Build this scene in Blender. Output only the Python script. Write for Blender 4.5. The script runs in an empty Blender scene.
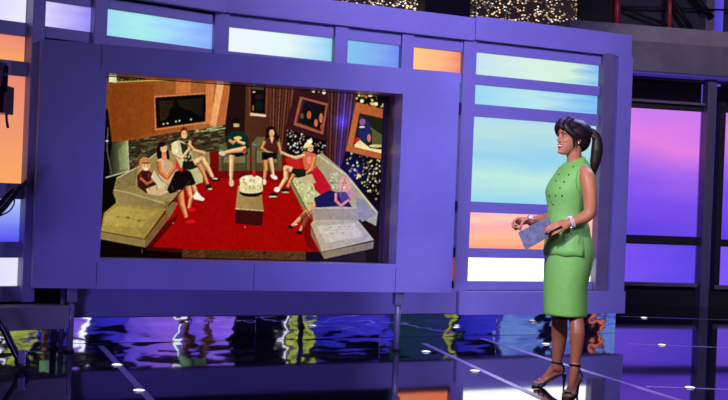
import bpy, bmesh, math, random
import numpy as np
from mathutils import Vector, Matrix, Quaternion
from mathutils.bvhtree import BVHTree

SC = bpy.context.scene
COL = SC.collection
F = 1300.0; ROLL = 0.04; CH = 1.16

def V(*a): return Vector(a)
def lin(c):
    out = []
    for v in c[:3]:
        v = v / 255.0
        out.append(v / 12.92 if v <= 0.04045 else ((v + 0.055) / 1.055) ** 2.4)
    return (out[0], out[1], out[2], 1.0)

# ---------------------------------------------------------------- camera
cam = bpy.data.cameras.new('camera'); cam_o = bpy.data.objects.new('camera', cam); COL.objects.link(cam_o)
cam.sensor_width = 36; cam.lens = F / 728 * 36; cam.clip_end = 200
cr, sr = math.cos(ROLL), math.sin(ROLL)
cam_o.matrix_world = Matrix(((cr, -sr, 0, 0), (0, 0, -1, 0), (sr, cr, 0, CH), (0, 0, 0, 1)))
SC.camera = cam_o

# ---------------------------------------------------------------- world, exposure
w = bpy.data.worlds.new('studio_dark'); SC.world = w; w.use_nodes = True
bg = w.node_tree.nodes['Background']; bg.inputs[0].default_value = (0.10, 0.07, 0.22, 1); bg.inputs[1].default_value = 0.12
SC.view_settings.view_transform = 'Standard'; SC.view_settings.look = 'None'
SC.view_settings.exposure = 0.0; SC.view_settings.gamma = 1.0; SC.view_settings.use_curve_mapping = False

# ---------------------------------------------------------------- studio lamps out of frame, with a low violet fill added
def aim(o, target):
    o.rotation_euler = (Vector(target) - o.location).to_track_quat('-Z', 'Y').to_euler()
def spot(name, loc, target, power, color, angle, blend=0.5, size=0.12):
    l = bpy.data.lights.new(name, 'SPOT'); l.energy = power; l.color = color; l.spot_size = math.radians(angle)
    l.spot_blend = blend; l.shadow_soft_size = size
    o = bpy.data.objects.new(name, l); COL.objects.link(o); o.location = loc; aim(o, target); return o
def area(name, loc, target, power, color, sx, sy):
    l = bpy.data.lights.new(name, 'AREA'); l.shape = 'RECTANGLE'; l.size = sx; l.size_y = sy; l.energy = power; l.color = color
    o = bpy.data.objects.new(name, l); COL.objects.link(o); o.location = loc; aim(o, target); return o
VIOLET = (0.34, 0.24, 1.0)
spot('lavender_wash_left', (-2.6, 4.2, 4.8), (-2.0, 9.3, 0.9), 260, (0.42, 0.36, 1.0), 60, 0.9, 0.4)
spot('violet_wash_right', (-0.1, 5.0, 2.7), (0.85, 10.3, 0.15), 840, (0.22, 0.20, 1.0), 40, 1.0, 0.4)
spot('lavender_wash_right', (0.1, 5.0, 4.6), (0.65, 10.2, 1.55), 420, (0.56, 0.52, 0.95), 28, 1.0, 0.4)
area('lavender_wash_upper', (2.2, 8.9, 3.7), (2.2, 11.9, 0.4), 185, (0.34, 0.27, 1.0), 1.8, 0.5)
spot('violet_low_fill', (-1.6, 2.4, 0.35), (-0.6, 10.0, 0.30), 900, (0.22, 0.15, 1.0), 38, 0.9, 0.3)  # added low fill, brightens the base beam shaded by the surround
spot('gallery_wash', (4.9, 10.6, 4.2), (4.6, 15.8, 2.5), 620, (0.74, 0.62, 0.86), 48, 0.6, 0.4)
spot('presenter_key', (-1.9, 3.6, 3.9), (1.15, 8.1, 1.0), 1250, (1.0, 0.90, 0.78), 19, 0.55, 0.18)
spot('presenter_fill', (2.6, 3.2, 3.4), (1.28, 8.1, 0.85), 300, (1.0, 0.88, 0.78), 17, 0.6, 0.25)
spot('presenter_hair_light', (3.4, 10.6, 4.6), (1.3, 8.1, 1.2), 260, (0.85, 0.85, 1.0), 22, 0.5, 0.15)

# ---------------------------------------------------------------- photo rays and set planes
def ray(px, py):
    u = (px - 364) / F; v = -(py - 200) / F
    return u * cr - v * sr, u * sr + v * cr
def at(px, py, y):
    a, b = ray(px, py); return Vector((a * y, y, CH + b * y))
def floorpt(px, py, h=0.0):
    a, b = ray(px, py); y = (h - CH) / b; return Vector((a * y, y, h))
class Plane:
    def __init__(s, z0, t): s.z0 = z0; s.t = t; s.th = math.atan(t)
    def sh(s, px, py):
        a, b = ray(px, py); y = s.z0 / (1 - a * s.t); return a * y / math.cos(s.th), CH + b * y
    def pt(s, q, d, h):
        c, n = math.cos(s.th), math.sin(s.th)
        return Vector((q * c + d * n, s.z0 + q * n - d * c, h))
    def S(s, px, py=200): return s.sh(px, py)[0]
W = Plane(10.91, 0.56)        # set wall, right part
WL = Plane(11.31, 0.913)      # set wall, left part (angled further in)
P = Plane(9.94, 0.39)         # screen surround
RT = Plane(15.2, 0.26)        # far wall at right

# ---------------------------------------------------------------- materials
def newmat(name):
    m = bpy.data.materials.new(name); m.use_nodes = True
    return m, m.node_tree.nodes, m.node_tree.links, m.node_tree.nodes['Principled BSDF']
def mat(name, c, rough=0.5, metal=0.0, spec=0.5, var=0.12, scale=14, bump=0.0, coat=0.0, bscale=None):
    m, n, l, p = newmat(name)
    c = lin(c)
    tc = n.new('ShaderNodeTexCoord'); nz = n.new('ShaderNodeTexNoise'); nz.inputs['Scale'].default_value = scale; nz.inputs['Detail'].default_value = 4
    l.new(tc.outputs['Object'], nz.inputs['Vector'])
    r = n.new('ShaderNodeValToRGB')
    r.color_ramp.elements[0].position = 0.3; r.color_ramp.elements[1].position = 0.7
    r.color_ramp.elements[0].color = tuple(x * (1 - var) for x in c[:3]) + (1,)
    r.color_ramp.elements[1].color = tuple(min(1, x * (1 + var)) for x in c[:3]) + (1,)
    l.new(nz.outputs['Fac'], r.inputs['Fac']); l.new(r.outputs['Color'], p.inputs['Base Color'])
    p.inputs['Roughness'].default_value = rough; p.inputs['Metallic'].default_value = metal
    p.inputs['Specular IOR Level'].default_value = spec; p.inputs['Coat Weight'].default_value = coat
    if bump:
        b = n.new('ShaderNodeBump'); b.inputs['Strength'].default_value = bump; b.inputs['Distance'].default_value = 0.01
        nb = n.new('ShaderNodeTexNoise'); nb.inputs['Scale'].default_value = bscale or scale * 4; l.new(tc.outputs['Object'], nb.inputs['Vector'])
        l.new(nb.outputs['Fac'], b.inputs['Height']); l.new(b.outputs['Normal'], p.inputs['Normal'])
    return m
def glow(name, stops, strength=1.0, axis='X', warp=0.12, nscale=2.5, tilt=0.0):
    """back-lit diffuser: colour ramp along the panel, softened by cloudy noise"""
    m, n, l, p = newmat(name)
    tc = n.new('ShaderNodeTexCoord'); sp = n.new('ShaderNodeSeparateXYZ'); l.new(tc.outputs['Generated'], sp.inputs[0])
    nz = n.new('ShaderNodeTexNoise'); nz.inputs['Scale'].default_value = nscale; nz.inputs['Detail'].default_value = 3
    mp = n.new('ShaderNodeMapping'); mp.inputs['Scale'].default_value = (1, 1, 1.6) if axis == 'X' else (0.5, 1, 2.2)
    l.new(tc.outputs['Generated'], mp.inputs[0]); l.new(mp.outputs[0], nz.inputs['Vector'])
    a = n.new('ShaderNodeMath'); a.operation = 'MULTIPLY_ADD'; a.inputs[1].default_value = warp * 4; 
    l.new(nz.outputs['Fac'], a.inputs[0])
    s = n.new('ShaderNodeMath'); s.operation = 'SUBTRACT'; s.inputs[1].default_value = warp * 2
    l.new(sp.outputs[axis], a.inputs[2]); l.new(a.outputs[0], s.inputs[0])
    t = n.new('ShaderNodeMath'); t.operation = 'MULTIPLY_ADD'; t.inputs[1].default_value = tilt
    l.new(sp.outputs['Z' if axis == 'X' else 'X'], t.inputs[0]); l.new(s.outputs[0], t.inputs[2])
    r = n.new('ShaderNodeValToRGB'); cr_ = r.color_ramp
    cr_.elements[0].position = stops[0][0]; cr_.elements[0].color = lin(stops[0][1])
    cr_.elements[1].position = stops[-1][0]; cr_.elements[1].color = lin(stops[-1][1])
    for pos, c in stops[1:-1]:
        e = cr_.elements.new(pos); e.color = lin(c)
    l.new(t.outputs[0], r.inputs['Fac'])
    p.inputs['Base Color'].default_value = (0.02, 0.02, 0.02, 1); p.inputs['Roughness'].default_value = 0.4
    l.new(r.outputs['Color'], p.inputs['Emission Color']); p.inputs['Emission Strength'].default_value = strength
    return m

PAINT = mat('lavender_grey_set_paint', (146, 142, 170), 0.42, var=0.06, scale=3, bump=0.05)
PAINT2 = mat('grey_screen_surround_paint', (138, 136, 164), 0.34, var=0.12, scale=1.6, bump=0.03)
DARKREV = mat('black_reveal_paint', (14, 12, 20), 0.5)
BLACK = mat('black_flat_paint', (8, 7, 10), 0.7)
GREY = mat('warm_grey_fascia_paint', (120, 112, 112), 0.55, var=0.15, scale=5)
GREYD = mat('dark_grey_fascia_paint', (92, 86, 92), 0.55, var=0.2, scale=5)
STEEL = mat('grey_steel_tube', (120, 118, 126), 0.3, metal=0.2)
BEZEL = mat('black_bezel', (6, 6, 8), 0.25)
REVEAL = mat('brushed_bronze_reveal', (190, 155, 145), 0.28, metal=0.9, var=0.25, scale=6, bump=0.15, bscale=40)

# ---------------------------------------------------------------- object helpers
def link(o, parent=None):
    COL.objects.link(o)
    if parent: o.parent = parent
    return o
def tag(o, label=None, cat=None, group=None, kind=None):
    if label: o['label'] = label
    if cat: o['category'] = cat
    if group: o['group'] = group
    if kind: o['kind'] = kind
    return o
def mesh_obj(name, bm, m, parent=None, smooth=False):
    me = bpy.data.meshes.new(name); bmesh.ops.recalc_face_normals(bm, faces=bm.faces[:]); bm.to_mesh(me); bm.free()
    for x in (m if isinstance(m, (list, tuple)) else [m]): me.materials.append(x)
    if smooth:
        for f in me.polygons: f.use_smooth = True
    return link(bpy.data.objects.new(name, me), parent)
def add_box(bm, x0, x1, y0, y1, z0, z1, bevel=0.0, mi=0):
    r = bmesh.ops.create_cube(bm, size=1.0)
    for v in r['verts']:
        v.co = Vector((x0 + (v.co.x + .5) * (x1 - x0), y0 + (v.co.y + .5) * (y1 - y0), z0 + (v.co.z + .5) * (z1 - z0)))
    fs = set(f for v in r['verts'] for f in v.link_faces)
    for f in fs: f.material_index = mi
    if bevel:
        es = list(set(e for v in r['verts'] for e in v.link_edges))
        bmesh.ops.bevel(bm, geom=es, offset=bevel, segments=2, affect='EDGES', profile=0.7)
def pbox(name, pl, s0, s1, d0, d1, h0, h1, m, parent=None, bevel=0.004):
    """box standing on a set plane: s along it, d out of it towards the camera, h up"""
    bm = bmesh.new(); sm = (s0 + s1) / 2
    add_box(bm, s0 - sm, s1 - sm, -d1, -d0, 0, h1 - h0, bevel)
    o = mesh_obj(name, bm, m, parent)
    o.location = pl.pt(sm, 0, h0); o.rotation_euler = (0, 0, pl.th)
    return o
def frame_axes(d):
    d = d.normalized(); up = Vector((0, 0, 1)) if abs(d.z) < 0.9 else Vector((0, 1, 0))
    a = d.cross(up).normalized(); return a, d.cross(a).normalized()
def add_tube(bm, pts, rad, n=12, caps=True):
    """rad: number or (ra, rb) per point; parallel transported rings"""
    pts = [Vector(p) for p in pts]; rings = []
    if not isinstance(rad, (list, tuple)): rad = [rad] * len(pts)
    prev = None
    for i, p in enumerate(pts):
        d = (pts[min(i + 1, len(pts) - 1)] - pts[max(i - 1, 0)]).normalized()
        if prev is None: a, b = frame_axes(d)
        else:
            a = (prev - d * prev.dot(d)).normalized(); b = d.cross(a).normalized()
        prev = a
        ra, rb = rad[i] if isinstance(rad[i], (list, tuple)) else (rad[i], rad[i])
        rings.append([bm.verts.new(p + a * ra * math.cos(2 * math.pi * k / n) + b * rb * math.sin(2 * math.pi * k / n)) for k in range(n)])
    for A, B in zip(rings, rings[1:]):
        for k in range(n): bm.faces.new((A[k], A[(k + 1) % n], B[(k + 1) % n], B[k]))
    if caps: bm.faces.new(rings[0][::-1]); bm.faces.new(rings[-1])
    return rings
def add_ball(bm, c, r, rot=None, seg=16):
    """ellipsoid; r number or 3-vector; rot a 3x3/4x4 matrix"""
    if not isinstance(r, (list, tuple)): r = (r, r, r)
    M = Matrix.Translation(Vector(c)) @ (rot.to_4x4() if rot else Matrix.Identity(4)) @ Matrix.Diagonal((r[0], r[1], r[2], 1))
    bmesh.ops.create_uvsphere(bm, u_segments=seg, v_segments=max(6, seg * 2 // 3), radius=1.0, matrix=M)
def spline(pts, k=6):
    pts = [Vector(p) for p in pts]; out = []
    for i in range(len(pts) - 1):
        p0, p1, p2, p3 = pts[max(i - 1, 0)], pts[i], pts[i + 1], pts[min(i + 2, len(pts) - 1)]
        for j in range(k):
            t = j / k
            out.append(0.5 * ((2 * p1) + (p2 - p0) * t + (2 * p0 - 5 * p1 + 4 * p2 - p3) * t * t + (3 * p1 - p0 - 3 * p2 + p3) * t ** 3))
    out.append(pts[-1]); return out
def lerplist(vals, k=6):
    out = []
    vals = [v if isinstance(v, tuple) else (v, v) for v in vals]
    for a, b in zip(vals, vals[1:]):
        for j in range(k):
            t = j / k
            out.append(tuple(x * (1 - t) + y * t for x, y in zip(a, b)) if isinstance(a, tuple) else a * (1 - t) + b * t)
    out.append(vals[-1]); return out
def stube(bm, pts, rad, n=12, k=5): add_tube(bm, spline(pts, k), lerplist(rad, k), n)
def remesh(o, voxel, smooth=3):
    """apply a voxel remesh and a light smooth so joined limbs become one surface"""
    md = o.modifiers.new('r', 'REMESH'); md.mode = 'VOXEL'; md.voxel_size = voxel; md.use_smooth_shade = True
    s = o.modifiers.new('s', 'SMOOTH'); s.factor = 0.5; s.iterations = smooth
    dg = bpy.context.evaluated_depsgraph_get(); dg.update()
    me = bpy.data.meshes.new_from_object(o.evaluated_get(dg)); o.modifiers.clear()
    old = o.data; o.data = me
    for f in me.polygons: f.use_smooth = True
    if len(me.materials) == 0: me.materials.append(old.materials[0])
    return o

# ================================================================ SETTING
def floor_material():
    m, n, l, p = newmat('black_gloss_studio_floor')
    tc = n.new('ShaderNodeTexCoord'); nz = n.new('ShaderNodeTexNoise'); nz.inputs['Scale'].default_value = 1.2; nz.inputs['Detail'].default_value = 5
    l.new(tc.outputs['Object'], nz.inputs['Vector'])
    r = n.new('ShaderNodeMapRange'); r.inputs[3].default_value = 0.02; r.inputs[4].default_value = 0.07
    l.new(nz.outputs['Fac'], r.inputs[0]); l.new(r.outputs[0], p.inputs['Roughness'])
    p.inputs['Base Color'].default_value = (0.006, 0.005, 0.012, 1)
    p.inputs['IOR'].default_value = 2.3
    b = n.new('ShaderNodeBump'); b.inputs['Strength'].default_value = 0.02; b.inputs['Distance'].default_value = 0.02
    l.new(nz.outputs['Fac'], b.inputs['Height']); l.new(b.outputs['Normal'], p.inputs['Normal'])
    return m
bm = bmesh.new(); add_box(bm, -9, 14, -4, 22, -0.1, 0)
tag(mesh_obj('floor', bm, floor_material()), kind='structure')
bm = bmesh.new(); add_box(bm, -9, 14, 21.8, 22, 0, 8)
tag(mesh_obj('wall_back', bm, BLACK), kind='structure')

trim_n = [0]
def trim(pl, s0, s1, d0, d1, h0, h1, m=PAINT, bevel=0.006):
    trim_n[0] += 1
    return tag(pbox('trim_%d' % trim_n[0], pl, s0, s1, d0, d1, h0, h1, m, None, bevel), kind='structure')

JW = -1.29  # s of the joint pilaster's right edge on W
# header beam
sj = W.S(221, 40); sjl = WL.S(221, 40)
trim(W, sj, 1.02, -0.1, 0.05, 2.59, 2.79)
trim(W, 1.025, 2.795, -0.1, 0.05, 2.60, 2.81)
trim(WL, sjl - 2.6, sjl, -0.1, 0.05, 2.585, 2.80)
# back board of the wall
trim(W, sj, 0.36, -0.12, -0.08, 2.2, 2.60, DARKREV, 0)
trim(W, 0.36, 2.78, -0.12, -0.08, 0.2, 2.60, DARKREV, 0)
trim(WL, sjl - 2.6, sjl - 1.62, -0.16, -0.12, 0.1, 2.60, DARKREV, 0)
trim(WL, sjl - 1.62, sjl, -0.12, -0.08, 2.2, 2.60, DARKREV, 0)
# pilasters
for a, b in ((-0.345, -0.222), (0.30, 0.42)):
    trim(W, a, b, -0.06, 0.02, 2.1, 2.60)
trim(W, 0.93, 1.065, -0.06, 0.02, 0.40, 2.61)
trim(W, sj - 0.065, sj + 0.06, -0.06, 0.02, 2.1, 2.60)
# rails on the right section
trim(W, 1.07, 2.47, -0.05, 0.0, 2.50, 2.60)
for h0, h1 in ((2.215, 2.305), (1.935, 2.045), (1.09, 1.185), (0.69, 0.775), (0.405, 0.485)):
    trim(W, 1.07, 2.47, -0.05, 0.0, h0, h1)
for h0, h1 in ((2.215, 2.295), (1.935, 2.045), (1.09, 1.185), (0.69, 0.775), (0.405, 0.485)):
    trim(W, 0.42, 0.93, -0.05, 0.0, h0, h1, DARKREV if h1 < 2.1 else PAINT)
for a, b in ((sj + 0.06, -0.345), (-0.222, 0.30), (0.42, 0.93)):
    trim(W, a, b, -0.05, 0.0, 2.485, 2.60)
for a, b in ((sj + 0.06, -0.345), (-0.222, 0.30)):
    trim(W, a, b, -0.05, 0.0, 2.2, 2.295)
# right end frame
trim(W, 2.47, 2.605, -0.06, 0.05, 0.40, 2.62, GREY)
trim(W, 2.605, 2.63, -0.10, -0.03, 0.40, 2.62, DARKREV, 0)
trim(W, 2.63, 2.80, -0.25, 0.07, 0.40, 2.60)
# base beam
trim(W, W.S(69, 310), 0.925, -0.1, 0.06, 0.205, 0.42)
trim(W, 0.93, 2.795, -0.1, 0.10, 0.195, 0.40)
# left section
def wls(px, py): return WL.sh(px, py)[0]
def wlh(px, py): return WL.sh(px, py)[1]
trim(WL, wls(28.5, 100), wls(41, 100), -0.1, 0.02, wlh(20, 302), 2.60)
trim(WL, wls(94, 20), wls(107, 20), -0.06, 0.01, 2.1, 2.60)
def wl_rail(ytop, ybot, x0, x1, d=-0.02, m=PAINT):
    return trim(WL, wls(x0, ytop), wls(x1, ytop), -0.10, d, wlh((x0 + x1) / 2, ybot), wlh((x0 + x1) / 2, ytop), m)
for yt, yb in ((20, 34), (59.5, 74.5), (183, 199), (242, 258), (286.5, 302)):
    wl_rail(yt, yb, -14, 29.5)
wl_rail(28.5, 40, 41, 94)     # rails above the screen surround
wl_rail(-12, 3.5, 41, 94)
wl_rail(42, 54, 107, 215, -0.02); wl_rail(6, 16, 107, 215, -0.02)
# low grey plinth at far left
trim(WL, wls(-20, 310), wls(54, 310), 0.0, 0.22, wlh(30, 326.5), wlh(30, 303.5), GREY, 0.008)

# polished kick panels under the beam
def kick_material():
    m, n, l, p = newmat('polished_wavy_acrylic')
    p.inputs['Base Color'].default_value = (0.8, 0.8, 0.9, 1); p.inputs['Metallic'].default_value = 1.0; p.inputs['Roughness'].default_value = 0.03
    tc = n.new('ShaderNodeTexCoord'); mp = n.new('ShaderNodeMapping'); mp.inputs['Scale'].default_value = (3.0, 1, 9.0)
    nz = n.new('ShaderNodeTexNoise'); nz.inputs['Scale'].default_value = 1.0; nz.inputs['Detail'].default_value = 1.5
    b = n.new('ShaderNodeBump'); b.inputs['Strength'].default_value = 0.35; b.inputs['Distance'].default_value = 0.010
    l.new(tc.outputs['Object'], mp.inputs[0]); l.new(mp.outputs[0], nz.inputs['Vector']); l.new(nz.outputs['Fac'], b.inputs['Height']); l.new(b.outputs['Normal'], p.inputs['Normal'])
    return m
KICK = kick_material()
for k, (a, b) in enumerate(((W.S(69, 330), -0.95), (-0.945, 0.2), (0.205, 1.4), (1.405, 2.77))):
    tag(pbox('baseboard_set_%d' % (k + 1), W, a, b, -0.06, 0.0, 0.0, 0.196, KICK, None, 0.002), kind='structure')
tag(pbox('baseboard_left', WL, wls(-20, 330), wls(64, 330), 0.02, 0.06, 0.0, wlh(30, 326.5), KICK, None, 0.002), kind='structure')

# ---------------------------------------------------------------- far wall at right
trim(RT, 2.4, 6.2, -0.6, 0.30, 2.86, 3.22, GREYD)          # gallery fascia
trim(RT, 2.4, 6.2, -0.6, 0.24, 3.225, 3.42, GREY)
VIOLED = glow('violet_edge_glow', [(0, (70, 50, 170)), (1, (60, 45, 150))], 0.6)  # glow stands in for violet light on the fascia's bottom edge
tag(pbox('fascia_edge_glow', RT, 2.4, 6.2, 0.0, 0.27, 2.83, 2.858, VIOLED), 'bottom edge of the grey gallery fascia with violet light painted in', 'lit edge')
trim(RT, 2.4, 6.2, -1.0, -0.9, 0.0, 2.86, BLACK, 0)        # dark void behind
s_l0, s_l1 = RT.S(620, 170), RT.S(698.5, 170)
trim(RT, s_l0 - .3, s_l1, -0.2, 0.10, 2.505, 2.535, GREYD)  # shelf over the panels
trim(RT, s_l0 - .3, s_l1, -0.2, 0.03, 2.43, 2.505, BLACK)
trim(RT, s_l0 - .3, s_l1, -0.2, 0.06, 0.755, 0.865, DARKREV)
trim(RT, s_l0 - .3, s_l1, -0.2, 0.10, 0.24, 0.285, GREYD)
trim(RT, s_l0 - .3, s_l1, -0.2, 0.02, 0.0, 0.24, BLACK, 0)
GREYP = mat('grey_column_paint', (84, 80, 92), 0.4)
s_p0, s_p1 = RT.S(699.5, 170), RT.S(706.5, 170)
trim(RT, s_p0, s_p1 + 0.02, 0.0, 0.14, 0.0, 2.86, GREYP)
s_b0 = RT.S(707, 170)
trim(RT, RT.S(716, 170), RT.S(721.5, 170), -0.15, 0.06, 0.22, 2.56, BLACK)
trim(RT, RT.S(716, 170), 6.2, -0.2, 0.06, 2.44, 2.52, BLACK)
trim(RT, RT.S(721.5, 170), 6.2, -0.2, 0.05, 0.755, 0.845, DARKREV)
trim(RT, RT.S(716, 170), 6.2, -0.2, 0.08, 0.22, 0.27, GREYD)
trim(RT, s_p1, 6.2, -0.2, 0.02, 0.0, 0.22, BLACK, 0)
REVV = glow('violet_reveal_glow', [(0, (60, 50, 165)), (1, (85, 75, 205))], 1.0, 'Z')  # emission stands in for violet light falling on this reveal
tag(pbox('glow_strip', RT, s_b0, RT.S(715.8, 170), -0.22, -0.05, 0.22, 2.80, REVV), 'narrow reveal, violet light painted in, right of the tall grey column on the far wall', 'light column')

# ================================================================ LIGHT PANELS
def panel(pl, s0, s1, h0, h1, m, label, d=-0.03, group='back-lit panels of the set wall'):
    root = pbox('light_box', pl, s0, s1, d - 0.02, d, h0, h1, m, None, 0)
    return tag(root, label, 'light box', group)
CY = glow('cyan_diffuser', [(0, (150, 215, 235)), (.35, (165, 235, 225)), (.7, (150, 200, 245)), (1, (130, 170, 245))], 1.0)
CYL = glow('cyan_violet_diffuser', [(0, (165, 225, 225)), (.5, (145, 205, 230)), (1, (135, 150, 245))], 1.0, warp=0.08)
WHC = glow('white_cyan_diffuser', [(0, (235, 245, 245)), (.55, (225, 245, 235)), (1, (140, 205, 230))], 1.0, warp=.06)
WHG = glow('white_mint_diffuser', [(0, (195, 225, 235)), (.45, (215, 240, 225)), (.75, (210, 240, 215)), (1, (130, 190, 240))], 1.0)
BLC = glow('blue_cyan_diffuser', [(0, (120, 195, 225)), (.5, (120, 175, 225)), (1, (110, 135, 235))], 1.0)
SKY = glow('pale_cyan_diffuser', [(0, (150, 215, 235)), (.3, (190, 235, 220)), (.55, (150, 210, 235)), (.85, (185, 225, 220)), (1, (175, 215, 240))], 1.0, 'Z', 0.10)
VIW = glow('white_violet_diffuser', [(0, (225, 220, 250)), (.5, (190, 180, 245)), (1, (150, 140, 245))], 1.0)
WHT = glow('white_diffuser', [(0, (250, 250, 250)), (1, (245, 250, 250))], 2.2)
WHL = glow('soft_white_diffuser', [(0, (215, 215, 250)), (1, (235, 235, 250))], 1.0)
ORA = glow('orange_diffuser', [(0, (250, 190, 105)), (.6, (240, 170, 110)), (1, (225, 130, 90))], 1.15)
ORL = glow('amber_diffuser', [(0, (240, 160, 95)), (1, (225, 130, 110))], 1.1, 'Z')
PNK = glow('peach_pink_diffuser', [(0, (240, 150, 110)), (.3, (250, 175, 130)), (.6, (240, 160, 160)), (.8, (250, 190, 160)), (1, (235, 150, 190))], 1.2, 'Z', 0.12, 3, -0.15)
BLU = glow('pale_blue_diffuser', [(0, (80, 75, 235)), (.4, (120, 130, 245)), (1, (185, 205, 250))], 1.0, 'Z', 0.05)
OR2 = glow('deep_orange_diffuser', [(0, (245, 135, 90)), (1, (245, 120, 70))], 1.5)
BL2 = glow('violet_blue_diffuser', [(0, (85, 80, 225)), (1, (110, 120, 240))], 1.0)
CYP = glow('cyan_pale_strip_diffuser', [(0, (150, 215, 235)), (.5, (185, 230, 235)), (1, (120, 185, 240))], 1.0)

r1 = (2.305, 2.485)
panel(W, sj + 0.05, -0.335, 2.295, 2.487, WHC, 'white panel fading to cyan above the middle of the screen')
panel(W, -0.235, 0.31, 2.295, 2.487, BLC, 'cyan to blue panel directly left of the small orange one above the screen')
panel(W, 0.41, 0.94, 2.295, 2.487, ORA, 'small orange panel above the top right corner of the screen surround')
panel(W, 1.06, 2.48, 2.305, 2.50, WHG, 'topmost mint white strip of the wide right column')
panel(W, 1.06, 2.48, 2.045, 2.215, CYP, 'second strip from the top of the wide right column, pale cyan')
panel(W, 1.06, 2.48, 1.185, 1.935, SKY, 'large pale cyan panel behind the presenter')
panel(W, 1.06, 2.48, 0.775, 1.09, PNK, 'peach and pink panel behind the cue card')
panel(W, 1.06, 2.48, 0.485, 0.69, WHT, 'bright white strip, lowest of the wide right column')
panel(W, 0.41, 0.94, 2.045, 2.215, CYP, 'short cyan panel peeking out right beside the top of the screen surround')
panel(W, 0.41, 0.94, 1.185, 1.935, VIW, 'tall pale violet sliver beside the right edge of the screen surround')
panel(W, 0.41, 0.94, 0.775, 1.09, BL2, 'blue sliver beside the lower right edge of the screen surround')
panel(W, 0.41, 0.94, 0.485, 0.69, OR2, 'small deep orange sliver beside the bottom right corner of the screen surround')
panel(WL, wls(106, 30), wls(216, 30), wlh(160, 41.5), wlh(160, 15.5), CY, 'long cyan panel above the top left of the screen', -0.05)
panel(WL, wls(42, 12), wls(95.5, 12), wlh(68, 28), wlh(68, 2), VIW, 'pale violet panel between the first two pilasters, above the surround', -0.05)
panel(WL, wls(-14, 10), wls(30, 10), wlh(15, 20), wlh(15, -20), WHL, 'lilac white panel in the top left corner', -0.06)
panel(WL, wls(-14, 40), wls(29, 40), wlh(11, 60), wlh(11, 34), ORL, 'small amber panel at the far left under the lilac white one', -0.06)
panel(WL, wls(-14, 130), wls(29, 130), wlh(12, 183.5), wlh(12, 74), ORL, 'tall amber panel at the far left edge', -0.06)
panel(WL, wls(-14, 220), wls(29, 220), wlh(10, 243), wlh(10, 198), BLU, 'pale blue panel at the far left behind the camera handle', -0.06)
panel(WL, wls(-14, 270), wls(29, 270), wlh(10, 287), wlh(10, 257), WHL, 'lowest white panel at the far left edge', -0.06)

# violet ones on the far wall
PV = glow('pink_violet_diffuser', [(0, (95, 60, 225)), (.35, (120, 75, 235)), (.6, (165, 100, 235)), (.82, (225, 125, 225)), (1, (205, 120, 235))], 1.0, 'Z', 0.10, 1.6, 0.10)
VV = glow('violet_diffuser', [(0, (125, 85, 245)), (1, (95, 65, 230))], 1.0, 'X')
gR = 'violet panels of the far wall'
panel(RT, s_l0 - .3, s_l1, 0.865, 2.43, PV, 'tall pink to violet panel on the far wall right of the presenter', 0.0, gR)
panel(RT, s_l0 - .3, s_l1, 0.285, 0.755, VV, 'low violet panel on the far wall under the tall pink one', 0.0, gR)
panel(RT, RT.S(721.5, 170), 6.1, 0.845, 2.44, PV, 'pink and violet panel cut by the right edge of the photo', 0.0, gR)
panel(RT, RT.S(721.5, 170), 6.1, 0.27, 0.755, VV, 'low violet panel cut by the right edge of the photo', 0.0, gR)

# ================================================================ CITY BACKDROPS, TRUSS
def city_material():
    m, n, l, p = newmat('night_city_backdrop')
    tc = n.new('ShaderNodeTexCoord')
    mp = n.new('ShaderNodeMapping'); mp.inputs['Scale'].default_value = (1, 1, 1.5); l.new(tc.outputs['Object'], mp.inputs[0])
    vo = n.new('ShaderNodeTexVoronoi'); vo.inputs['Scale'].default_value = 23; l.new(mp.outputs[0], vo.inputs['Vector'])
    r = n.new('ShaderNodeValToRGB'); r.color_ramp.elements[0].position = 0.22; r.color_ramp.elements[0].color = (1, 1, 1, 1)
    r.color_ramp.elements[1].position = 0.42; r.color_ramp.elements[1].color = (0, 0, 0, 1); l.new(vo.outputs['Distance'], r.inputs[0])
    nz = n.new('ShaderNodeTexNoise'); nz.inputs['Scale'].default_value = 5; nz.inputs['Detail'].default_value = 3; l.new(tc.outputs['Object'], nz.inputs['Vector'])
    r2 = n.new('ShaderNodeValToRGB'); r2.color_ramp.elements[0].position = 0.40; r2.color_ramp.elements[1].position = 0.60; l.new(nz.outputs['Fac'], r2.inputs[0])
    mu = n.new('ShaderNodeMath'); mu.operation = 'MULTIPLY'; l.new(r.outputs[0], mu.inputs[0]); l.new(r2.outputs[0], mu.inputs[1])
    hs = n.new('ShaderNodeValToRGB'); hs.color_ramp.elements[0].color = lin((255, 190, 110)); hs.color_ramp.elements[1].color = lin((235, 245, 225))
    sp = n.new('ShaderNodeSeparateXYZ'); l.new(vo.outputs['Color'], sp.inputs[0]); l.new(sp.outputs[0], hs.inputs[0])
    mx = n.new('ShaderNodeMix'); mx.data_type = 'RGBA'; mx.inputs['A'].default_value = lin((20, 14, 14)); l.new(mu.outputs[0], mx.inputs['Factor']); l.new(hs.outputs[0], mx.inputs['B'])
    p.inputs['Base Color'].default_value = (0.01, 0.01, 0.01, 1); l.new(mx.outputs['Result'], p.inputs['Emission Color']); p.inputs['Emission Strength'].default_value = 2.2
    return m
CITY = city_material()
BK = Plane(16.4, 0.35)
for a, b, lab in ((255, 418, 'night city backdrop glimpsed above the beam, left of the black column'), (462, 577, 'night city backdrop glimpsed above the beam, right of the black column')):
    o = pbox('city_backdrop', BK, BK.S(a, 10), BK.S(b, 10), -0.05, 0.0, 2.9, 4.6, CITY, None, 0)
    tag(o, lab, 'backdrop', 'night city backdrops')
trim(BK, BK.S(417.5, 10), BK.S(462.5, 10), -0.05, 0.25, 0, 5.0, mat('dark_brown_column_paint', (38, 28, 32), 0.6), 0.01)
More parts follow.
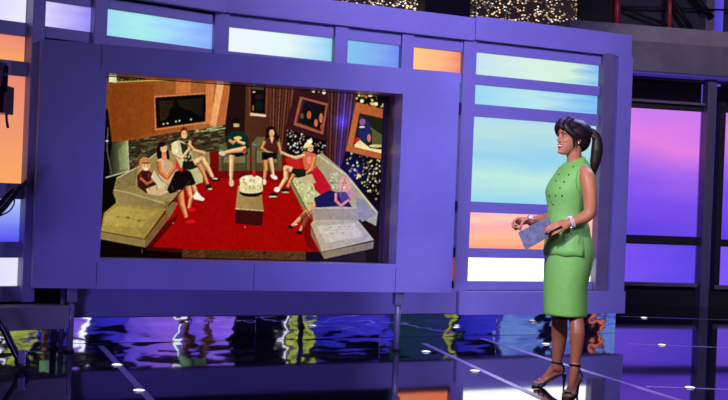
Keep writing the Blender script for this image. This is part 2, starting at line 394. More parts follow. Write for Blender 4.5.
trim(BK, BK.S(577, 10), BK.S(609, 10), -0.05, 0.1, 0, 5.0, BLACK, 0.01)
TR = Plane(17.0, 0.26)
trim(TR, TR.S(609, 10), 6.8, -0.3, -0.25, 2.6, 5.2, mat('charcoal_drape', (58, 58, 66), 0.8, var=0.3, scale=3), 0)
RED = mat('red_truss_paint', (170, 40, 50), 0.4)
RED2 = mat('dull_red_truss_paint', (190, 60, 58), 0.4)
tr = link(bpy.data.objects.new('lighting_truss', None)); tr.location = TR.pt(TR.S(640, 10), 0, 3.2)
tag(tr, 'lighting truss with red posts and black braces above the grey gallery', 'truss')
def truss_part(name, pts, r, m):
    bm = bmesh.new(); add_tube(bm, [Vector(p) - tr.location for p in pts], r, 8); mesh_obj(name, bm, m, tr, True)
def tp(px, py): s, h = TR.sh(px, py); return TR.pt(s, 0.0, h)
truss_part('post', [tp(616.5, 34), tp(617.5, -20)], 0.05, RED)
truss_part('post', [tp(669, 34), tp(670, -20)], 0.035, RED2)
truss_part('chord', [tp(606, 6), tp(740, 10.5)], 0.014, BLACK)
truss_part('brace', [tp(622, 7), tp(672, 27)], 0.022, BLACK)
truss_part('brace', [tp(668, -6), tp(692, 30)], 0.035, BLACK)
truss_part('brace', [tp(690, -10), tp(712, 18)], 0.045, BLACK)
trim(TR, TR.S(709, 10), TR.S(717.5, 10), -0.24, -0.08, 2.6, 5.2, GREY)
VCOL = glow('violet_column_light', [(0, (70, 60, 190)), (1, (90, 75, 220))], 0.9)
tag(pbox('glow_strip', TR, TR.S(718, 10), TR.S(726.5, 10), -0.24, -0.08, 2.6, 5.2, VCOL), 'violet lit column above the gallery at the top right corner', 'light column')

# ================================================================ SCREEN AND ITS SURROUND
def SP(*a): return P.sh(*a)
s0, s1 = -2.455, 0.77; h0, h1 = 0.455, 2.19
a0, a1 = -1.99, 0.287; b0, b1 = 0.671, 1.99
D = 0.30
sur = link(bpy.data.objects.new('screen_surround', None)); sur.location = P.pt(0, 0, 0); sur.rotation_euler = (0, 0, P.th)
tag(sur, 'wide violet lit grey surround on two steel posts, framing the big screen', 'screen surround')
bm = bmesh.new()
def ring(bm, o4, i4, y0, y1):
    """rectangular ring between outer (s0,s1,h0,h1) and inner, from y0 (front) to y1 (back)"""
    def q(r, y): return [bm.verts.new((r[0], y, r[2])), bm.verts.new((r[1], y, r[2])), bm.verts.new((r[1], y, r[3])), bm.verts.new((r[0], y, r[3]))]
    OF, IF, OB, IB = q(o4, y0), q(i4, y0), q(o4, y1), q(i4, y1)
    for k in range(4):
        j = (k + 1) % 4
        for f in ((OF[k], OF[j], IF[j], IF[k]), (OB[j], OB[k], IB[k], IB[j]), (OF[j], OF[k], OB[k], OB[j]), (IF[k], IF[j], IB[j], IB[k])): bm.faces.new(f)
ring(bm, (s0, s1, h0, h1), (a0, a1, b0, b1), 0, 0.16)
fr = mesh_obj('frame', bm, PAINT2, sur)
bv = fr.modifiers.new('b', 'BEVEL'); bv.width = 0.004; bv.segments = 2
bm = bmesh.new(); ring(bm, (a0 - .06, a1 + .06, b0 - .06, b1 + .06), (a0, a1, b0, b1), 0.161, D)
mesh_obj('reveal', bm, REVEAL, sur)
for sx, sy0 in ((W.S(95, 275), 0),):
    pass
SEAM = mat('dark_seam', (40, 38, 60), 0.6)
for px, ya, yb in ((96.5, 262, 286), (254, 264, 290), (395.5, 267, 292), (101.5, 42, 70)):
    s_ = P.S(px, (ya + yb) / 2); ha, hb = P.sh(px, yb)[1], P.sh(px, ya)[1]
    bm = bmesh.new(); add_box(bm, s_ - .0018, s_ + .0018, -0.0012, 0.001, max(ha, h0 + .003), min(hb, h1 - .003)); mesh_obj('seam', bm, SEAM, sur)
for px in (71.5, 400):
    s_ = P.S(px, 330)
    bm = bmesh.new(); add_tube(bm, [(s_, 0.06, 0.0), (s_, 0.06, h0 + .02)], 0.024, 16)
    add_box(bm, s_ - 0.035, s_ + 0.035, 0.025, 0.095, h0 - 0.10, h0 - 0.001, 0.004)
    p_ = mesh_obj('post', bm, STEEL, sur, True)
    bm = bmesh.new(); add_tube(bm, [(s_, 0.06, 0.0), (s_, 0.06, 0.02)], 0.034, 20); mesh_obj('collar', bm, BLACK, p_, True)
s_ = P.S(63.5, 330)
bm = bmesh.new(); add_tube(bm, [(s_, 0.10, 0.0), (s_, 0.10, h0 + .02)], 0.018, 14); mesh_obj('post', bm, GREYP, sur, True)

#SCREENPAINT
# ---- picture on the video screen, drawn as a pixel grid
SSX, SSY, SCL = 92, 66, 3
IW, IH = 300 * SCL, 202 * SCL
img = np.zeros((IH, IW, 3), np.float32)
YY, XX = np.mgrid[0:IH, 0:IW].astype(np.float32)
XX = XX / SCL + SSX; YY = YY / SCL + SSY
rng = np.random.RandomState(7)
def _mask(pts):
    xs = [p[0] for p in pts]; ys = [p[1] for p in pts]
    x0 = max(0, int((min(xs) - SSX) * SCL) - 1); x1 = min(IW, int((max(xs) - SSX) * SCL) + 2)
    y0 = max(0, int((min(ys) - SSY) * SCL) - 1); y1 = min(IH, int((max(ys) - SSY) * SCL) + 2)
    if x1 <= x0 or y1 <= y0: return None
    X = XX[y0:y1, x0:x1]; Y = YY[y0:y1, x0:x1]; ins = np.zeros(X.shape, bool); n = len(pts)
    for i in range(n):
        xa, ya = pts[i]; xb, yb = pts[(i + 1) % n]
        if ya == yb: continue
        c = ((ya > Y) != (yb > Y)) & (X < (xb - xa) * (Y - ya) / (yb - ya) + xa); ins ^= c
    return (slice(y0, y1), slice(x0, x1)), ins, X, Y
def poly(pts, c, c2=None, ax='x', nz=0.0, al=1.0):
    r = _mask(pts)
    if r is None: return
    sl, ins, X, Y = r; c = np.array(c, np.float32)
    if c2 is not None:
        T = X if ax == 'x' else Y; lo = min(p[0 if ax == 'x' else 1] for p in pts); hi = max(p[0 if ax == 'x' else 1] for p in pts)
        t = np.clip((T - lo) / (hi - lo + 1e-6), 0, 1)[..., None]; colr = c * (1 - t) + np.array(c2, np.float32) * t
    else: colr = np.broadcast_to(c, X.shape + (3,))
    if nz: colr = colr * (1 + nz * rng.randn(*X.shape)[..., None])
    sub = img[sl]; sub[ins] = sub[ins] * (1 - al) + colr[ins] * al
def ell(cx, cy, rx, ry, c, rot=0, al=1.0):
    t = np.linspace(0, 2 * math.pi, 22)[:-1]; co, si = math.cos(math.radians(rot)), math.sin(math.radians(rot))
    poly([(cx + rx * math.cos(a) * co - ry * math.sin(a) * si, cy + rx * math.cos(a) * si + ry * math.sin(a) * co) for a in t], c, al=al)
def line(pts, wd, c):
    for (xa, ya), (xb, yb) in zip(pts, pts[1:]):
        L = math.hypot(xb - xa, yb - ya) or 1; nx, ny = -(yb - ya) / L * wd / 2, (xb - xa) / L * wd / 2
        poly([(xa + nx, ya + ny), (xb + nx, yb + ny), (xb - nx, yb - ny), (xa - nx, ya - ny)], c); ell(xb, yb, wd / 2, wd / 2, c)
    ell(pts[0][0], pts[0][1], wd / 2, wd / 2, c)
def limb(pts, wds, c):
    for i in range(len(pts) - 1):
        (xa, ya), (xb, yb) = pts[i], pts[i + 1]; L = math.hypot(xb - xa, yb - ya) or 1; nx, ny = -(yb - ya) / L / 2, (xb - xa) / L / 2
        a, b = wds[i], wds[i + 1]
        poly([(xa + nx * a, ya + ny * a), (xb + nx * b, yb + ny * b), (xb - nx * b, yb - ny * b), (xa - nx * a, ya - ny * a)], c)
        ell(xb, yb, b / 2, b / 2, c)
    dk = tuple(v * .62 for v in c); hl = tuple(min(255, v * 1.14 + 8) for v in c)  # shaded edge and highlight stripe drawn into each limb
    for i in range(len(pts) - 1):
        (xa, ya), (xb, yb) = pts[i], pts[i + 1]; L = math.hypot(xb - xa, yb - ya) or 1; nx, ny = -(yb - ya) / L / 2, (xb - xa) / L / 2
        if ny < 0 or (ny == 0 and nx < 0): nx, ny = -nx, -ny
        a, b = wds[i], wds[i + 1]
        poly([(xa + nx * a * .45, ya + ny * a * .45), (xb + nx * b * .45, yb + ny * b * .45), (xb + nx * b, yb + ny * b), (xa + nx * a, ya + ny * a)], dk, al=.8)
        poly([(xa - nx * a * .2, ya - ny * a * .2), (xb - nx * b * .2, yb - ny * b * .2), (xb - nx * b * .65, yb - ny * b * .65), (xa - nx * a * .65, ya - ny * a * .65)], hl, al=.7)
def glowspot(cx, cy, r, c, k=1.0):
    g = np.exp(-((XX - cx) ** 2 + (YY - cy) ** 2) / (r * r))[..., None] * k; img[:] = img + g * np.array(c, np.float32)
def inpoly(p, x, y):
    ins = False; n = len(p)
    for i in range(n):
        xa, ya = p[i]; xb, yb = p[(i + 1) % n]
        if (ya > y) != (yb > y) and x < (xb - xa) * (y - ya) / (yb - ya) + xa: ins = not ins
    return ins
def dots(pts, n, c, r0, r1):
    xs = [p[0] for p in pts]; ys = [p[1] for p in pts]; k = 0
    while k < n:
        x = rng.uniform(min(xs), max(xs)); y = rng.uniform(min(ys), max(ys))
        if inpoly(pts, x, y):
            cc = c[rng.randint(len(c))]; r = rng.uniform(r0, r1); ell(x, y, r, r * 1.1, cc); k += 1
def streaks(pts, n, cols, lw, hw, rot=0):
    xs = [p[0] for p in pts]; ys = [p[1] for p in pts]; k = 0
    while k < n:
        x = rng.uniform(min(xs), max(xs)); y = rng.uniform(min(ys), max(ys))
        if inpoly(pts, x, y): ell(x, y, rng.uniform(.4, 1) * lw, rng.uniform(.5, 1) * hw, cols[rng.randint(len(cols))], rot); k += 1
SK = (218, 145, 95); SKD = (180, 100, 62); SKL = (240, 185, 135)
img[:] = (36, 18, 16)
# amber wall with the fireplace
poly([(100, 79), (175, 76), (231, 80), (225, 126), (172, 133), (128, 141), (100, 143)], (132, 68, 24), (185, 118, 62), nz=0.04)
poly([(112, 84), (154, 84), (156, 133), (112, 141)], (134, 68, 24), (150, 78, 28), nz=0.03)
poly([(206, 84), (214, 84), (212, 124), (205, 124)], (205, 128, 72), (216, 140, 84)); poly([(217, 83), (224, 84), (216, 126), (210, 126)], (235, 165, 105), (245, 185, 125)); poly([(224, 83), (230, 83), (225, 125), (217, 126)], (190, 110, 60))
poly([(176, 79), (191, 80), (191, 93), (176, 94)], (205, 125, 65))
poly([(108, 72), (250, 80), (250, 88), (180, 80), (108, 82)], (52, 42, 20)); streaks([(118, 73), (182, 76), (182, 80), (118, 81)], 170, [(95, 105, 40), (60, 60, 25), (150, 140, 70), (40, 25, 15)], 1.6, .6)
poly([(109, 72), (116, 73), (117, 83), (109, 82)], (222, 222, 178)); line([(117, 82), (150, 80.5), (185, 80)], 1.0, (215, 175, 95)); line([(185, 80), (232, 84)], .8, (190, 115, 55))
poly([(154, 96), (207.5, 92.5), (207, 123), (155, 130.5)], (210, 130, 75)); poly([(155, 97.5), (206, 94), (205.5, 121.5), (156.5, 128.5)], (12, 9, 8))
poly([(159, 101), (203, 98), (202, 116), (160, 121)], (50, 36, 22), (30, 26, 20), nz=.25)
for y in range(100, 116, 3): line([(160, y + 1), (202, y - 2)], .5, (28, 20, 14))
ell(177, 112, 8, 6, (10, 8, 8)); ell(176, 104, 3, 4, (14, 10, 9)); poly([(165, 120), (175, 108), (190, 110), (202, 118)], (10, 9, 10))
for x, y in ((163.5, 124), (167.5, 123.3), (176, 121.5), (179.5, 120.8), (191, 119.5)): ell(x, y, 1, .9, (235, 195, 140))
# stone band
st = [(126, 142), (172, 133.5), (225, 125.5), (226, 150), (216, 160), (180, 160), (130, 176)]
poly(st, (62, 56, 36), nz=.1); streaks(st, 420, [(96, 92, 62), (70, 40, 25), (120, 62, 40), (46, 44, 30), (110, 118, 80), (35, 28, 20)], 4.5, 1.0, -8)
streaks([(205, 126), (224, 124), (224, 129), (190, 133)], 20, [(170, 175, 130)], 4, .8, -8)
# glass door at left
poly([(98, 100), (108, 110), (112, 142), (126, 172), (122, 200), (96, 215)], (10, 6, 6))
poly([(112, 143), (126.5, 140.5), (128.5, 171), (108, 177)], (30, 28, 16), (150, 160, 112)); poly([(118, 150), (127, 141), (128, 168), (120, 170)], (120, 128, 86), (170, 176, 125))
line([(127.5, 141), (129, 171), (106, 177.5)], 1.2, (186, 186, 150)); line([(108, 128), (107, 150), (112, 176)], .7, (120, 120, 110)); ell(107, 141, 1.6, .9, (200, 200, 190))
# middle wall, posters, curtains
poly([(230, 82), (247, 83), (247, 160), (226, 160)], (44, 20, 20)); poly([(246, 83), (296, 86), (292, 160), (244, 160)], (92, 52, 34), (70, 36, 28))
poly([(249, 84), (268.5, 85.5), (267, 117.5), (249, 116)], (120, 66, 40)); poly([(251, 85), (266, 86), (265, 114), (250.5, 112.5)], (16, 14, 16)); poly([(250.3, 112.8), (266, 114.6), (266, 117), (250, 115.6)], (228, 205, 170))
poly([(252, 86), (264, 86.5), (264, 90), (252, 89)], (85, 72, 45)); ell(254, 92, 1.5, .8, (190, 200, 170)); ell(259, 97, 4, 3, (46, 22, 24)); ell(253, 108, 1, 3, (170, 100, 60)); ell(259, 106, 4, 5, (22, 26, 30))
for i, x in enumerate(np.arange(270, 297, 1.6)):
    c = [(104, 58, 40), (74, 36, 28), (128, 76, 54), (58, 26, 22)][i % 4]; k = (x - 270) * .38
    poly([(x, 86), (x + 1.7, 86), (x + 1.7 - k, 160), (x - k, 160)], c)
poly([(296, 88), (330, 92), (326, 165), (283, 160), (284, 132)], (66, 26, 30), (58, 26, 36))
for x, y, r in ((303, 89.5, .8), (313.5, 91, 1.7), (319, 91.5, .9), (324, 92.5, 1.9)): ell(x, y, r, r, (250, 220, 180))
poly([(300, 96.5), (328, 103.5), (323, 134.5), (293.5, 125)], (168, 92, 72)); poly([(302.5, 99), (326, 105.5), (321, 131.5), (296.5, 122.5)], (70, 32, 30)); poly([(305, 101), (325, 106), (321, 130), (299, 121.5)], (26, 20, 26))
ell(310, 104, 6, 2.5, (24, 22, 44)); ell(309, 115, 2.2, 4, (190, 100, 60)); ell(305, 121, 3.5, 3, (16, 26, 34)); ell(316, 123, 1.8, 4, (205, 120, 80)); ell(321, 118, 1.8, 5, (200, 120, 78)); ell(322, 127, 1.8, 3, (160, 80, 50)); ell(302, 116, 2, 3, (100, 80, 60))
seq = [(287, 130), (303, 134), (326, 141), (323, 158), (300, 160), (287, 152)]; poly(seq, (18, 10, 12)); dots(seq, 95, [(240, 225, 180), (215, 200, 170), (250, 245, 215), (150, 120, 90)], .4, 1.1)
for i, x in enumerate(np.arange(328, 360, 1.7)):
    t = abs(x - 345) / 12; b = max(0, 1 - t); c = np.array([(84, 44, 38), (62, 28, 28), (112, 66, 52), (48, 22, 28)][i % 4]) + np.array((0, 8, 80)) * b; k = (x - 326) * .34 + 1
    poly([(x, 90), (x + 1.8, 90), (x + 1.8 - k, 178), (x - k, 178)], tuple(np.clip(c, 0, 255)))
glowspot(341, 122, 7, (30, 34, 150), .8); glowspot(350, 112, 9, (20, 20, 70), .6)
gz = [(358, 86), (390, 88), (389, 112), (356, 102)]; poly(gz, (20, 12, 8)); dots(gz, 70, [(235, 200, 110), (250, 235, 170), (160, 120, 60), (120, 90, 40)], .4, 1.5)
for x, y in ((362, 101), (376, 104), (370, 95), (384, 105)): ell(x, y, 2, 2, (250, 235, 175))
gz = [(346, 150), (390, 160), (388, 270), (372, 215), (340, 170)]; poly(gz, (18, 18, 60), (16, 12, 14)); glowspot(355, 172, 9, (10, 20, 130), .7); glowspot(378, 215, 10, (5, 8, 60), .8)
dots([(346, 152), (386, 161), (381, 203), (372, 196), (347, 168)], 120, [(235, 200, 110), (250, 240, 180), (170, 130, 60), (120, 110, 90)], .35, 1.25)
poly([(356, 102), (390, 111), (388, 161), (346, 151)], (196, 112, 62), (176, 96, 56)); poly([(359.5, 113), (390, 120), (388, 155), (353, 146)], (38, 42, 26)); line([(366, 125), (388, 140)], 1.4, (120, 110, 70)); poly([(372, 128), (388, 139), (388, 148), (372, 146)], (96, 96, 62))
poly([(360, 116), (370, 122), (371, 140), (358, 142)], (42, 44, 104)); ell(362.5, 122, 3, 3.5, (150, 100, 150)); ell(362, 127, 3, 1, (235, 230, 240)); ell(357.5, 141, 3, 3.5, (205, 40, 40)); ell(369, 138, 1.8, 4, (200, 130, 110)); poly([(354, 145), (360, 140), (370, 148), (384, 150), (388, 155), (355, 147)], (245, 225, 170)); ell(376, 146, 7, 1.6, (215, 195, 140))
# carpet and dark floor
poly([(150, 215), (180, 150), (300, 160), (340, 215), (330, 262), (144, 262)], (120, 6, 8), (160, 6, 6), nz=.03)
poly([(150, 235), (200, 168), (290, 185), (312, 225), (318, 252), (150, 249)], (165, 6, 8), (168, 10, 4), nz=.04)
poly([(212, 158), (280, 165), (290, 180), (200, 178)], (120, 10, 12), nz=.05)
poly([(96, 232), (144, 246), (182, 249), (182, 270), (96, 270)], (14, 6, 6)); poly([(150, 246.5), (182, 248.5), (182, 253), (145, 250)], (70, 8, 8))
poly([(182, 249), (316, 252), (318, 270), (182, 270)], (78, 46, 26), (96, 66, 38), nz=.08); streaks([(182, 250), (316, 253), (316, 263), (182, 263)], 200, [(112, 78, 44), (58, 32, 18), (92, 58, 30)], 3, .5, -35)
poly([(306, 252), (330, 252), (390, 240), (390, 270), (306, 270)], (24, 14, 40), (30, 24, 30)); poly([(324, 259), (365, 250), (366, 262), (326, 262)], (30, 22, 66), (50, 40, 50))
# left sofa
TAN = (160, 138, 82)
poly([(113, 193), (116.5, 178), (137, 167), (158, 152), (176, 150), (209, 152), (210, 164), (200, 176), (190, 180), (168, 206), (116, 200)], (150, 128, 76), (172, 154, 104), nz=.02)
poly([(116.5, 178), (137, 167), (134, 185), (116, 192)], (140, 122, 76)); line([(117, 178), (138, 167), (158, 152)], 1, (205, 190, 140))
poly([(196, 150), (209, 152), (208, 172), (203, 168)], (150, 138, 92)); poly([(190, 170), (203, 166), (203, 182), (192, 186)], (196, 188, 140))
poly([(115, 189), (125, 191), (163, 203), (166, 210), (148, 208), (116, 204)], (158, 138, 88), (142, 120, 74)); line([(114, 190), (126, 192), (163, 203)], 1.2, (188, 172, 120))
poly([(104, 213), (116, 203), (166, 209), (145, 238), (101, 231)], (172, 148, 72), (162, 138, 70), nz=.02)
poly([(106, 214), (118, 206), (158, 211), (140, 228), (104, 225)], (190, 168, 90), (176, 150, 76)); line([(113, 217), (125, 217.5), (137, 220.5), (150, 219.5)], .5, (158, 138, 78)); line([(119, 211), (135, 212.5), (150, 212)], .5, (160, 140, 80)); ell(118, 217, 1.6, .8, (140, 118, 64)); ell(128, 217.5, 2, 1, (120, 98, 52)); ell(139, 220.5, 2, .9, (120, 98, 52))
poly([(100, 231), (145, 238), (145.5, 247.5), (100, 239)], (150, 126, 76)); line([(101, 231.5), (145, 239.5), (166, 213)], .9, (96, 74, 40)); poly([(145, 240), (166, 213), (166, 222), (146, 247.5)], (128, 98, 62)); poly([(165, 201), (178, 203), (172, 214), (167, 221)], (132, 112, 68)); ell(142, 251, 1, 2.5, (70, 50, 40))
# figure one, left sofa
poly([(137, 176), (142, 170), (150, 171), (158, 180), (164, 188), (162, 193), (146, 193), (138, 187)], (72, 22, 24)); dots([(140, 174), (152, 174), (158, 186), (142, 190)], 14, [(140, 40, 40), (40, 12, 16)], .6, 1.4)
ell(144.8, 162.5, 5.8, 5.4, (190, 142, 82)); ell(145.8, 166, 4.2, 5, SKL); ell(146, 163, 4.5, 1.2, (150, 100, 60)); ell(146, 169, 2, .8, (250, 235, 220)); ell(144.5, 165.6, .6, .5, (50, 20, 10)); ell(148, 165.6, .6, .5, (50, 20, 10)); ell(140.5, 168, 1.5, 4, (190, 140, 80))
limb([(140, 178), (147, 184), (153, 181)], [3, 3, 2.4], SKD); limb([(152, 178), (158, 184)], [3, 3], (225, 150, 100)); poly([(146, 189), (158, 184), (167, 187), (168, 192), (160, 196), (148, 194)], (214, 184, 140)); poly([(151, 177), (154, 170), (160, 180), (168, 186), (160, 188)], (218, 205, 165))
# figure two
ell(161.5, 152, 5.2, 9.5, (38, 10, 8)); ell(167, 157, 2.5, 8, (38, 10, 8)); poly([(157, 160), (164, 157), (172, 162), (177, 173), (176, 183), (165, 184), (159, 176)], (222, 186, 146), (200, 160, 120)); ell(163.8, 148.5, 3.4, 4.4, SKL); ell(164, 151, 1.4, .6, (250, 230, 215)); ell(162.5, 147.8, .5, .4, (40, 15, 10)); ell(165.6, 147.8, .5, .4, (40, 15, 10)); poly([(162, 152), (166, 152), (167, 160), (162, 160)], SK)
limb([(158.5, 161), (160, 172), (167, 178), (175, 168), (180, 162)], [4, 4, 3.6, 3, 2.6], (216, 118, 66)); poly([(175, 172), (184, 168), (191, 172), (196, 183), (190, 188), (187, 185), (182, 190), (170, 194), (167, 190)], (20, 12, 16)); poly([(176, 158), (182, 160), (183, 172), (176, 168)], (205, 50, 40))
limb([(180, 190), (182, 204), (186, 216)], [7, 5.5, 3.5], SK); limb([(188, 186), (191, 198), (189, 208)], [6, 4, 3], (225, 155, 105)); limb([(193, 185), (196, 193)], [5, 4], (225, 155, 105)); ell(191.5, 209.5, 4.2, 2, (215, 25, 28), 5); ell(190.5, 221.5, 4.8, 2, (215, 25, 28)); poly([(193, 196), (197, 191), (201, 196), (205, 199), (203, 201), (194, 199)], (238, 232, 215))
# figure three
poly([(171, 144), (178, 140), (184, 142), (190, 148), (193, 160), (192, 166), (181, 168), (176, 158)], (206, 196, 150)); poly([(180, 142), (187, 145), (192, 158), (192, 166), (183, 168), (183, 156)], (46, 50, 34)); dots([(182, 150), (191, 152), (192, 162), (183, 164)], 18, [(205, 210, 160), (120, 130, 90)], .6, 1.1); ell(175, 148, 3.6, 6.5, (232, 222, 180)); ell(183.8, 130, 3.3, 3.2, (130, 40, 22)); ell(184.2, 134.5, 3.1, 4.2, SKL); ell(183, 133.5, .5, .4, (60, 20, 10)); ell(186, 133.5, .5, .4, (60, 20, 10))
limb([(176, 155), (182, 158), (190, 148), (190, 142)], [3.6, 3.2, 2.8, 3], SKL); limb([(188, 143), (194, 150), (204, 153)], [3, 3, 3.4], (232, 175, 118)); poly([(183, 162), (196, 160), (198, 167), (190, 170), (182, 168)], (30, 30, 24)); limb([(194, 163), (202, 159), (208, 168), (213, 178)], [6.5, 6, 4.5, 3], SKL); limb([(199, 165), (203, 172), (207.5, 184)], [5, 4.2, 2.8], SK); ell(215, 179.6, 5.4, 2.2, (30, 32, 30), 8); ell(215, 178.6, 3, .8, (210, 205, 190), 8); ell(208.5, 187, 3, 3, (26, 24, 24)); ell(210, 189, 2.5, .8, (200, 195, 180))
# armchairs
def chair(x0, y0, x1, y1):
    poly([(x0, y0 + 6), (x0 + 5, y0), (x1 - 3, y0), (x1, y0 + 6), (x1, y1), (x0, y1)], (112, 104, 66), (96, 90, 56), 'y'); poly([(x0 + 5, y0 + 14), (x1 - 5, y0 + 14), (x1 - 4, y1 - 8), (x0 + 4, y1 - 8)], (128, 120, 78)); poly([(x0 + 5, y1 - 8), (x1 - 5, y1 - 8), (x1 - 5, y1), (x0 + 5, y1)], (86, 76, 46)); line([(x0 + 4, y0 + 10), (x0 + 4, y1)], .8, (62, 54, 32)); line([(x1 - 4, y0 + 10), (x1 - 4, y1)], .8, (62, 54, 32)); line([(x0 + 1, y0 + 7), (x0 + 4, y0 + 8)], 1, (160, 152, 105))
chair(219, 143, 250, 171); chair(252, 137, 281.5, 171)
ell(236, 122.5, 4.2, 4.5, (26, 12, 10)); poly([(227, 136), (232, 131), (242, 131), (248, 136), (249.5, 147), (244, 152), (228, 152), (226, 144)], (18, 52, 46)); ell(236.3, 125.5, 3, 4, SKL); poly([(233.5, 127), (239.5, 127), (238, 132), (235, 132)], (60, 26, 18)); ell(235, 124.5, .5, .4, (40, 15, 10)); ell(238, 124.5, .5, .4, (40, 15, 10))
limb([(229, 140), (233, 143), (238, 139)], [3.5, 3, 3], SK); limb([(245, 144), (239, 142), (235, 138)], [3.5, 3, 2.5], SKL); ell(238, 138, 4, 1.8, (222, 205, 130)); poly([(229, 149), (246, 146), (248, 154), (238, 157), (229, 155)], (16, 14, 14)); limb([(246, 149), (232, 151), (223, 153)], [6, 4.5, 3], SKL); limb([(232, 155), (231.5, 168), (231, 180)], [6, 5, 3], SKL); ell(222, 153.5, 3.4, 2.2, (215, 205, 180), 20); ell(231.5, 183, 2.4, 3.5, (205, 190, 160)); ell(244.5, 151, 2, 3, (190, 80, 60))
ell(271, 132, 5.2, 6, (34, 12, 12)); ell(267.5, 138, 2.5, 5, (34, 12, 12)); ell(276, 138, 2.5, 5, (34, 12, 12)); poly([(264, 140), (269, 137), (275, 138), (279, 143), (278, 154), (264, 153)], (84, 36, 34)); ell(271.8, 133, 2.6, 3.8, SKL); poly([(269.5, 137), (274, 137), (272, 144)], SKL); limb([(265, 141), (262, 148), (267, 152), (272, 153)], [3, 2.8, 2.6, 2], SK); limb([(278, 142), (280, 150), (281.5, 154)], [2.6, 2.6, 2], SK); poly([(262, 152), (277, 153), (277, 159), (262, 160)], (16, 12, 14)); limb([(265, 160), (265.5, 170), (264.5, 180)], [5, 4, 2.6], SK); limb([(270, 158), (272, 168), (273, 174)], [5, 4, 2.8], SKL); ell(264.5, 182, 1.8, 3, (235, 220, 195)); ell(274, 177, 4, 2, (240, 228, 205), 30)
# figure with a hat on the right sofa
poly([(285, 158), (304, 158), (304, 168), (290, 170)], (200, 38, 30)); CR = (200, 192, 148)
poly([(316, 156), (322, 153), (347, 174), (368, 200), (378, 212), (376, 226), (350, 212), (330, 205), (312, 175)], (176, 162, 118), (176, 168, 176), nz=.02); line([(318, 155), (346, 175), (366, 199), (376, 212)], 1.2, (216, 206, 170))
poly([(290, 179), (300, 176), (316, 180), (330, 200), (313, 216), (304, 210)], (196, 198, 138), (200, 196, 158), nz=.02); dots([(292, 181), (312, 182), (324, 200), (310, 211)], 90, [(225, 228, 180), (160, 160, 100), (205, 205, 150)], .4, 1.2); poly([(288, 180), (292, 180), (306, 209), (312, 218), (306, 216)], (140, 130, 80))
poly([(310, 173), (316, 165), (323, 174), (331, 187), (331, 197), (322, 196), (315, 190)], (196, 26, 48)); poly([(300, 176), (312, 174), (316, 183), (304, 184)], (200, 180, 140)); poly([(304, 151), (309, 152), (316, 154), (316, 168), (305, 170), (303, 162)], (216, 112, 76)); ell(310.5, 148, 2.8, 4, SKL); poly([(302.5, 148.5), (305, 143.5), (311, 138.5), (312.5, 142), (308, 147)], (240, 225, 175)); ell(310, 141.5, 2.5, 2.5, (245, 232, 190)); ell(309, 160, 2.4, 3.5, (235, 150, 125))
limb([(305, 155), (296, 158), (288, 155.5), (282, 152.5)], [3.6, 3.2, 2.8, 2.6], SKL); limb([(315, 157), (312, 169), (302, 176)], [4, 3.4, 2.6], SK); poly([(291, 168), (306, 170), (306, 176), (298, 178), (290, 174)], (14, 38, 30)); limb([(292, 170), (286, 168), (286, 178), (279, 189)], [6, 5.5, 4.5, 3.2], SKL); limb([(294, 174), (288, 186)], [4, 3], SK); ell(277, 189.5, 3, 2.6, (240, 235, 220)); ell(273.5, 195, 5, 2.2, (18, 14, 16), -5); ell(273, 196.6, 4.6, .7, (215, 210, 200)); ell(285.5, 190.5, 4.6, 2, (18, 14, 16), 12); ell(285.5, 192.2, 4, .6, (200, 195, 185))
# blonde figure, lower right
limb([(318, 205), (308, 215), (303, 226), (300, 231)], [7, 6, 4, 2.6], (215, 140, 100)); limb([(316, 204), (304, 215), (292, 226)], [6, 5, 3], (228, 160, 115)); ell(290.5, 227, 3, 1.8, (16, 10, 12), 20); ell(299, 232.5, 3.4, 1.8, (16, 10, 12), 15); ell(296, 224.5, 1.6, .8, (240, 225, 210)); poly([(314, 198), (330, 190), (345, 195), (352, 207), (330, 210), (316, 207)], (34, 28, 96)); dots([(330, 172), (340, 173), (340, 188), (331, 189)], 30, [(190, 195, 170), (120, 140, 110), (225, 225, 205)], .6, 1.4)
ell(345, 185, 6.4, 9.5, (214, 168, 176)); ell(350, 194, 3.5, 6, (205, 150, 170)); ell(344, 184, 3.9, 5.2, (232, 165, 150)); ell(344, 187.3, 1.8, .8, (250, 235, 240)); ell(342.4, 183, .6, .5, (70, 30, 50)); ell(345.8, 183, .6, .5, (70, 30, 50)); poly([(338, 192), (346, 192), (351, 200), (342, 204)], (92, 70, 150)); limb([(336, 193), (336, 201), (341, 206), (349, 200)], [3, 3, 3, 2.4], (214, 140, 160))
# right chaise
poly([(312, 208), (340, 206), (359, 208), (360, 220), (313, 220)], (168, 152, 140), (160, 152, 172)); line([(313, 208), (358, 208)], 1.2, (205, 190, 180)); poly([(356, 198), (364, 200), (377, 214), (362, 222), (358, 216)], (150, 146, 176))
poly([(310.5, 224), (314, 220), (358, 220), (374, 240), (322, 252)], (190, 176, 150), (176, 172, 190), nz=.02); poly([(317, 226), (354, 223), (364, 236), (326, 243)], (212, 202, 180), (196, 192, 208)); line([(322, 230), (356, 229)], .5, (186, 172, 158))
for x, y in ((330, 227.5), (339, 227), (349, 226.5), (332, 233.5), (343, 233)): ell(x, y, 1.3, .7, (172, 158, 150))
poly([(310, 226), (322, 252), (324, 258.5), (310.5, 234)], (146, 118, 92)); poly([(322, 252), (374, 241), (373, 248.5), (324, 259)], (156, 134, 108), (136, 124, 130)); line([(322, 252), (374, 241.5)], .8, (100, 82, 70))
